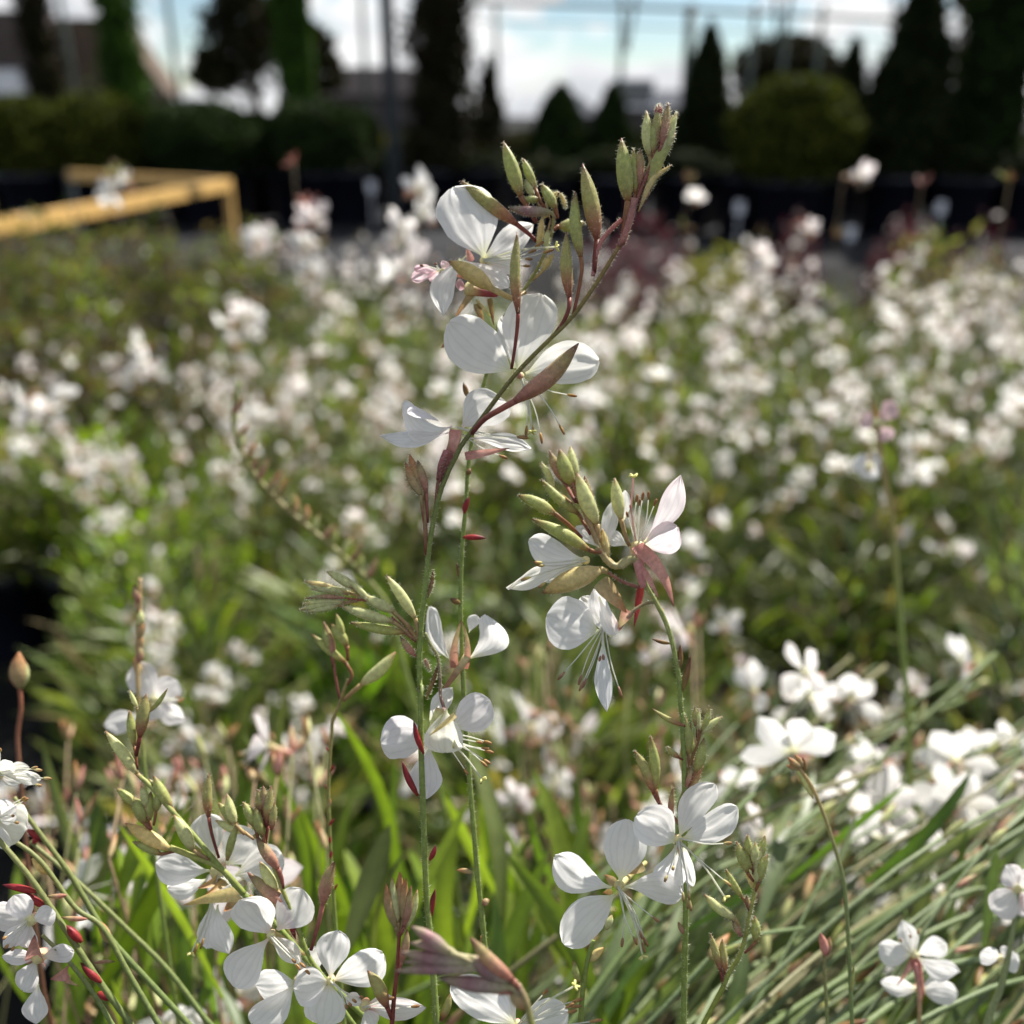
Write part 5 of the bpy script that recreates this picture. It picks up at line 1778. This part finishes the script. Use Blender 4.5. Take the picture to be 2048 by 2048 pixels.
# blurred flower above the lower left buds
sC = Stalk('softly blurred white flower on a tan bud spike left of centre', 70)
sC.stem([(RC, [(620, 620), (600, 400), (590, 200), (590, 60), (600, -40), (600, -200)])], (RC, 18, 18), [(0, GS), (.5, TAN), (1, TAN)])
sC.flower(RC, (665, 330), [(580, 165, 130, 'wide', {}), (760, 240, 120, 'wide', {}), (790, 415, 100, 'slim', {}), (440, 430, 100, 'slim', dict(base=(600, 400))), (690, 400, 120, 'round', {})], stamens=[(780, 330), (770, 310), (790, 320)], rec=50, pink=.1)
for k in range(7):
    sC.bud(RC, (585 + rnd(-34, 34), 140 - k * 52), (598, 215 - k * 52), 34, random.choice(['tanpink', 'dry', 'pale']))

# ================================================================== arching and far blurred stalks
sD = Stalk('blurred arching stalk with nodding green tip left of the main stalk', 170)
sD.stem([(RT, [(760, 1250), (735, 1150), (680, 1080), (600, 1010), (530, 950), (470, 880), (440, 800), (450, 720)])], (RT, 10, 9), [(0, GS), (.6, (.30, .26, .12)), (1, (.26, .30, .10))])
for k in range(20):
    q = sD.up[16 + int(k * 2.1)]
    x, y, d = proj(q)
    xx, yy = x / T_, y / T_
    sD.bud(RT, (xx + rnd(-4, 30), yy - rnd(24, 42)), (xx, yy), rnd(9, 15), random.choice(['tanpink', 'dry', 'green', 'pale']))
sE = Stalk('blurred slim stalk with pink wilted flower head at the right', 190)
sE.stem([(RT, [(1700, 1180), (1690, 1060), (1680, 960), (1665, 880), (1655, 800)])], (RT, 11, 9), [(0, GS), (1, (.34, .25, .12))])
sE.flower(RT, (1655, 800), [(1690, 760, 36, 'round', {}), (1625, 790, 34, 'round', {}), (1680, 830, 30, 'round', {})], pink=1, rec=26, tint=(.9, .7, .72), sepals=[(1640, 745, 12, 'brown', {}), (1678, 750, 12, 'pink', {}), (1660, 840, 16, 'pink', {}), (1685, 745, 12, 'brown', {})])
sE.flower(RT, (1640, 880), [(1610, 870, 36, 'wide', {}), (1640, 905, 40, 'wide', {}), (1665, 870, 34, 'wide', {})], rec=16)

# right edge flower and thin stalks
sF = Stalk('white flower with pink sepals hanging below, lower right corner', 55)
sF.stem([(RJ, [(1300, 2050), (1305, 1900), (1300, 1760), (1285, 1640)])], (RJ, 20, 18), [(0, GS), (1, PNK)])
sF.flower(RJ, (1280, 1600), [(1105, 1555, 120, 'wide', dict(lat=.1)), (1225, 1435, 95, 'slim', {}), (1435, 1540, 130, 'round', dict(lat=.05)), (1505, 1685, 115, 'point', dict(lat=-.1))],
          stamens=[(1210, 1520), (1260, 1500), (1300, 1480)], rec=40, sepals=[(1195, 1745, 34, 'pink', {}), (1315, 1830, 50, 'pink', {}), (1330, 1800, 30, 'pink', {})])
sF.flower(RJ, (1303, 1765), [(1115, 1725, 100, 'slim', dict(dz=4)), (1490, 1785, 110, 'wide', dict(dz=-2)), (1400, 1690, 80, 'round', dict(dz=8))], rec=36, off=4)
sG = Stalk('very thin green stalk with withered brown tip rising at the lower right', 30)
sG.stem([(RJ, [(985, 2050), (975, 1850), (965, 1600), (945, 1300), (930, 1200), (870, 1000), (815, 850), (770, 760), (720, 690)])], (RJ, 20, 18), [(0, (.2, .26, .1)), (.6, (.24, .28, .12)), (1, TAN)])
for tip, neck, wd, sc in [((668, 640), (730, 690), 34, 'dry'), ((700, 625), (740, 690), 30, 'dry'), ((660, 680), (720, 700), 26, 'dry'), ((740, 640), (750, 710), 28, 'brown'), ((990, 1650), (975, 1780), 20, 'green'), ((690, 660), (790, 840), 30, 'pale')]:
    sG.bud(RJ, tip, neck, wd, sc)
sH = Stalk('thin green stalk with one small pink bud near the lower right', 34)
sH.stem([(RJ, [(860, 2050), (855, 1850), (845, 1680), (845, 1590)])], (RJ, 18, 16), [(0, (.2, .26, .1)), (1, (.28, .26, .12))])
sH.bud(RJ, (825, 1490), (848, 1600), 44, 'pink')
sH.bud(RJ, (870, 1510), (855, 1600), 36, 'tanpink')
sI = Stalk('white flower cut by the right edge near the bottom', 50)
sI.stem([(RJ, [(1610, 2050), (1640, 1900), (1700, 1750), (1750, 1520), (1778, 1300)])], (RJ, 42, 18), [(0, (.26, .30, .14)), (1, (.26, .30, .14))])
sI.flower(RJ, (1780, 1280), [(1650, 1380, 150, 'wide', dict(lat=.05)), (1720, 1160, 120, 'slim', {}), (1860, 1200, 130, 'wide', {}), (1850, 1400, 120, 'wide', {})], rec=50, pink=.2, sepals=[(1690, 1230, 40, 'pink', {}), (1800, 1400, 36, 'pink', {})])
sI.flower(RJ, (1700, 1620), [(1600, 1590, 100, 'wide', {}), (1740, 1560, 90, 'round', {}), (1790, 1640, 90, 'wide', {})], rec=40)

# ================================================================== flattened plant at the lower right
fp = empty('gaura_plant', (.17, .42, 0))
tag(fp, 'plant with flattened grey green stalks sweeping diagonally across the lower right corner', 'plant')
link('pot', POT_S, fp)
random.seed(77)
for k in range(125):
    x0 = rnd(1120, 1960)
    y0 = rnd(1500, 2100)
    ln = rnd(300, 800)
    an = R_(rnd(22, 62))
    d0 = rnd(.27, .40) + .12 * max(0, (1950 - y0) / 450)
    d1 = d0 + rnd(.02, .10)
    a = P(x0 * T_, y0 * T_, d0)
    x1, y1 = x0 + ln * math.cos(an), y0 - ln * math.sin(an) * .8
    b = P(x1 * T_, (y1 if y1 > 1230 else 1230 + (1230 - y1) * .5) * T_, d1)
    m1 = a.lerp(b, .5) + Vector((rnd(-.006, .006), 0, rnd(0, .016)))
    gr = fp.location
    r = rnd(.0007, .0017)
    c0 = random.choice([(.16, .21, .10), (.20, .245, .13), (.14, .19, .07), (.22, .21, .11), (.13, .17, .06)])
    mb = MB()
    dn = (a - b).normalized()
    path = smooth_path([Vector((gr.x + rnd(-.05, .05), gr.y - .03, .19)), a + dn * .13 + Vector((0, .01, -.09)), a + dn * .06 + Vector((0, 0, -.022)), a, m1, b], 40)
    mb.tube(path, lambda t: r * (1 - .3 * t), lambda t: c0, 6)
    st = mb.build('flower_stalk', M_SKIN, fp, fp.location.copy())
    for q in range(random.randint(2, 5)):
        p0 = path[random.randint(26, 39)]
        d = (path[-1] - path[24]).normalized() + rdir() * .5
        mb = MB()
        bud_mb(mb, None, p0, p0 + d.normalized() * rnd(.008, .014), rnd(.002, .0036), SCH[random.choice(['dry', 'tanpink', 'brown', 'pale', 'green'])], 6, rings=6)
        mb.build('bud', M_SKIN, st, fp.location.copy())
    if d1 > .37 and x1 > 1430 and 1230 < y1 < 1700 and k % 6 < 5:
        fo = link('flower', random.choice(FLW[:7]), st)
        fo.location = path[-1 - k % 3] - fp.location
        fo.rotation_euler = (rnd(-.5, .5), rnd(-.6, .4), rnd(3, 6.2))
        fo.scale = (1.05,) * 3
for k in range(70):
    x0, y0 = rnd(1080, 1950), rnd(1640, 2100)
    d0 = rnd(.30, .42)
    a = P(x0 * T_, y0 * T_, d0)
    an = R_(rnd(30, 85))
    ln = rnd(120, 330)
    b = P((x0 + ln * math.cos(an)) * T_, (y0 - ln * math.sin(an)) * T_, d0 + rnd(0, .05))
    mb = MB()
    mb.leaf(a, b, -FWD + rdir() * .5, rnd(.0035, .007), droop=rnd(-.03, .1), col=random.choice([(.17, .22, .11), (.14, .20, .07), (.21, .25, .15), (.10, .18, .04)]), nu=6, prof=PROF['strap'])
    mb.build('leaf', M_LEAF, fp, fp.location.copy())

# ================================================================== strap leaves behind the main stem
lp = empty('gaura_plant', (-.02, .46, 0))
tag(lp, 'plant with long upright bright green leaves at the bottom centre, behind the stems', 'plant')
link('pot', POT_S, lp)
random.seed(78)
for k in range(120):
    x0, y0 = rnd(350, 1180), rnd(1700, 2150)
    if k % 4 == 0:
        x0 = rnd(-60, 400)
    d0 = rnd(.31, .46)
    a = P(x0 * T_, y0 * T_, d0)
    an = R_(rnd(62, 122))
    ln = rnd(180, 430)
    b = P((x0 + ln * math.cos(an)) * T_, (y0 - ln * math.sin(an)) * T_, d0 + rnd(-.01, .03))
    mb = MB()
    mb.leaf(a, b, -FWD + rdir() * .9, rnd(.004, .0095), droop=rnd(-.05, .14), lat=rnd(-.1, .1), col=random.choice([(.13, .20, .02), (.17, .25, .03), (.09, .15, .03), (.14, .17, .06), (.20, .27, .04)]), nu=8, prof=PROF['strap'])
    mb.build('leaf', M_LEAF, lp, lp.location.copy())


# ================================================================== spent tan spikes at the left
tp = empty('gaura_plant', (-.15, .44, 0))
tag(tp, 'plant with many spent tan and pinkish bud spikes left of the bottom centre', 'plant')
link('pot', POT_S, tp)
random.seed(79)
for k in range(78):
    x1, y1 = rnd(60, 640), rnd(1380, 1700)
    if k > 46:
        x1, y1 = rnd(980, 1320), rnd(1180, 1560)
    d1 = rnd(.34, .50) if k < 47 else rnd(.48, .66)
    b = P(x1 * T_, y1 * T_, d1)
    a = P((x1 + rnd(-60, 90)) * T_, (y1 + rnd(330, 480)) * T_, d1 - rnd(0, .05))
    mb = MB()
    cc = random.choice([(.30, .22, .13), (.24, .24, .11), (.34, .23, .16)])
    path = smooth_path([Vector((tp.location.x + rnd(-.04, .04), tp.location.y, .18)), a, a.lerp(b, .6) + Vector((rnd(-.004, .004), 0, 0)), b], 16)
    mb.tube(path, lambda t: .0010 - .0006 * t, lambda t: cc, 6)
    st = mb.build('flower_stalk', M_SKIN, tp, tp.location.copy())
    for q in range(random.randint(3, 7)):
        p0 = path[15 if q < 2 else random.randint(10, 15)]
        d = ((b - a).normalized() + rdir() * .6).normalized()
        mb = MB()
        bud_mb(mb, None, p0, p0 + d * rnd(.007, .013), rnd(.002, .0034), SCH[random.choice(['dry', 'tanpink', 'dry', 'pale', 'pink'])], 6, rings=6)
        mb.build('bud', M_SKIN, st, tp.location.copy())
    if random.random() < (.35 if k < 47 else .9):
        fo = link('flower', random.choice(FLW), st)
        fo.location = path[-1 - random.randint(0, 3)] - tp.location
        fo.rotation_euler = (rnd(-.5, .5), rnd(-.6, .4), rnd(3, 6.2))

# ================================================================== tall single stalks standing above the beds
def tall(label, tx, ty, Yd, seed, idx, fl, pinkish=False):
    random.seed(8800 + seed)
    p = at_dist(tx * T_, ty * T_, Yd)
    me, mounts = STK[idx]
    root = empty('flower_stalk', (p.x, Yd, 0))
    tag(root, label, 'flower stalk', 'tall blurred stalks above the beds')
    mb = MB()
    h = p.z
    lx = rnd(-.03, .03)
    path = smooth_path([Vector((lx, .02, .02)), Vector((lx * .6, 0, h * .5)), Vector((0, 0, h))], 14)
    mb.tube(path, lambda t: .0010 * (1 - .3 * t), lambda t: lerp3((.12, .15, .05), (.16, .12, .07), t), 6)
    mb.build('stem', M_SKIN, root)
    for k in range(7):
        q = path[-1 - random.randint(0, 1)]
        d = (rdir() + Vector((0, 0, .8))).normalized()
        mb = MB()
        bud_mb(mb, None, q, q + d * rnd(.012, .02), .0036, SCH['pink' if pinkish else random.choice(['tanpink', 'dry', 'redbase', 'green'])], 6, rings=6)
        mb.build('bud', M_SKIN, root)
    for k in range(fl):
        o = link('flower', FLW[6 + k % 2] if pinkish else random.choice(FLW[:7]), root)
        o.location = path[-1] + Vector((rnd(-.02, .02), rnd(-.01, .01), rnd(-.028, .006)))
        o.rotation_euler = (rnd(-.4, .4), rnd(-.5, .3), rnd(3.4, 6.0))
        s = rnd(1.0, 1.25)
        o.scale = (s, s, s)


for a in [('pair of blurred white flowers in front of the yellow bench rail', 220, 330, 1.15, 1, 0, 3), ('blurred white and pink flower left of the main stalk before dark pots', 578, 392, 1.0, 2, 1, 2),
          ('cluster of blurred white flowers just left of the top flower, upper part', 790, 375, .85, 3, 2, 4), ('blurred white flower cluster just left of the top flower, lower part', 745, 470, .85, 4, 3, 4),
          ('blurred white flower pair below the bench corner, right one', 600, 470, 1.1, 5, 1, 3), ('blurred white flower below the bench corner, left one', 462, 465, 1.15, 6, 4, 2),
          ('faint white flower against the slender conifer', 1298, 340, 1.5, 7, 4, 1), ('small white flower alone in front of the large green ball', 1590, 335, 1.2, 8, 0, 1),
          ('dull pink seed head in front of the broad right conifer', 1738, 350, 1.3, 9, 5, 0), ('dusky red bud spike rising above the left white flowers', 553, 305, 1.05, 10, 5, 0),
          ('pink dusky flower head before the dark pots right of the main bud', 1510, 425, 1.5, 11, 5, 1), ('blurred white flower at the back edge below the slender conifer', 1430, 480, 1.4, 12, 2, 2),
          ('tall pale green spike at the right edge before the dark conifer', 1905, 340, .9, 13, 5, 0), ('blurred white flower clump in the middle of the left bed', 275, 665, 1.1, 14, 5, 5),
          ('blurred white flower clump near the left edge among bright leaves', 75, 750, .95, 15, 5, 5), ('blurred white flower clump between olive plants and white bed', 440, 590, 1.25, 16, 5, 4)]:
    tall(*a, pinkish=('pink' in a[0] or 'dusky' in a[0]))
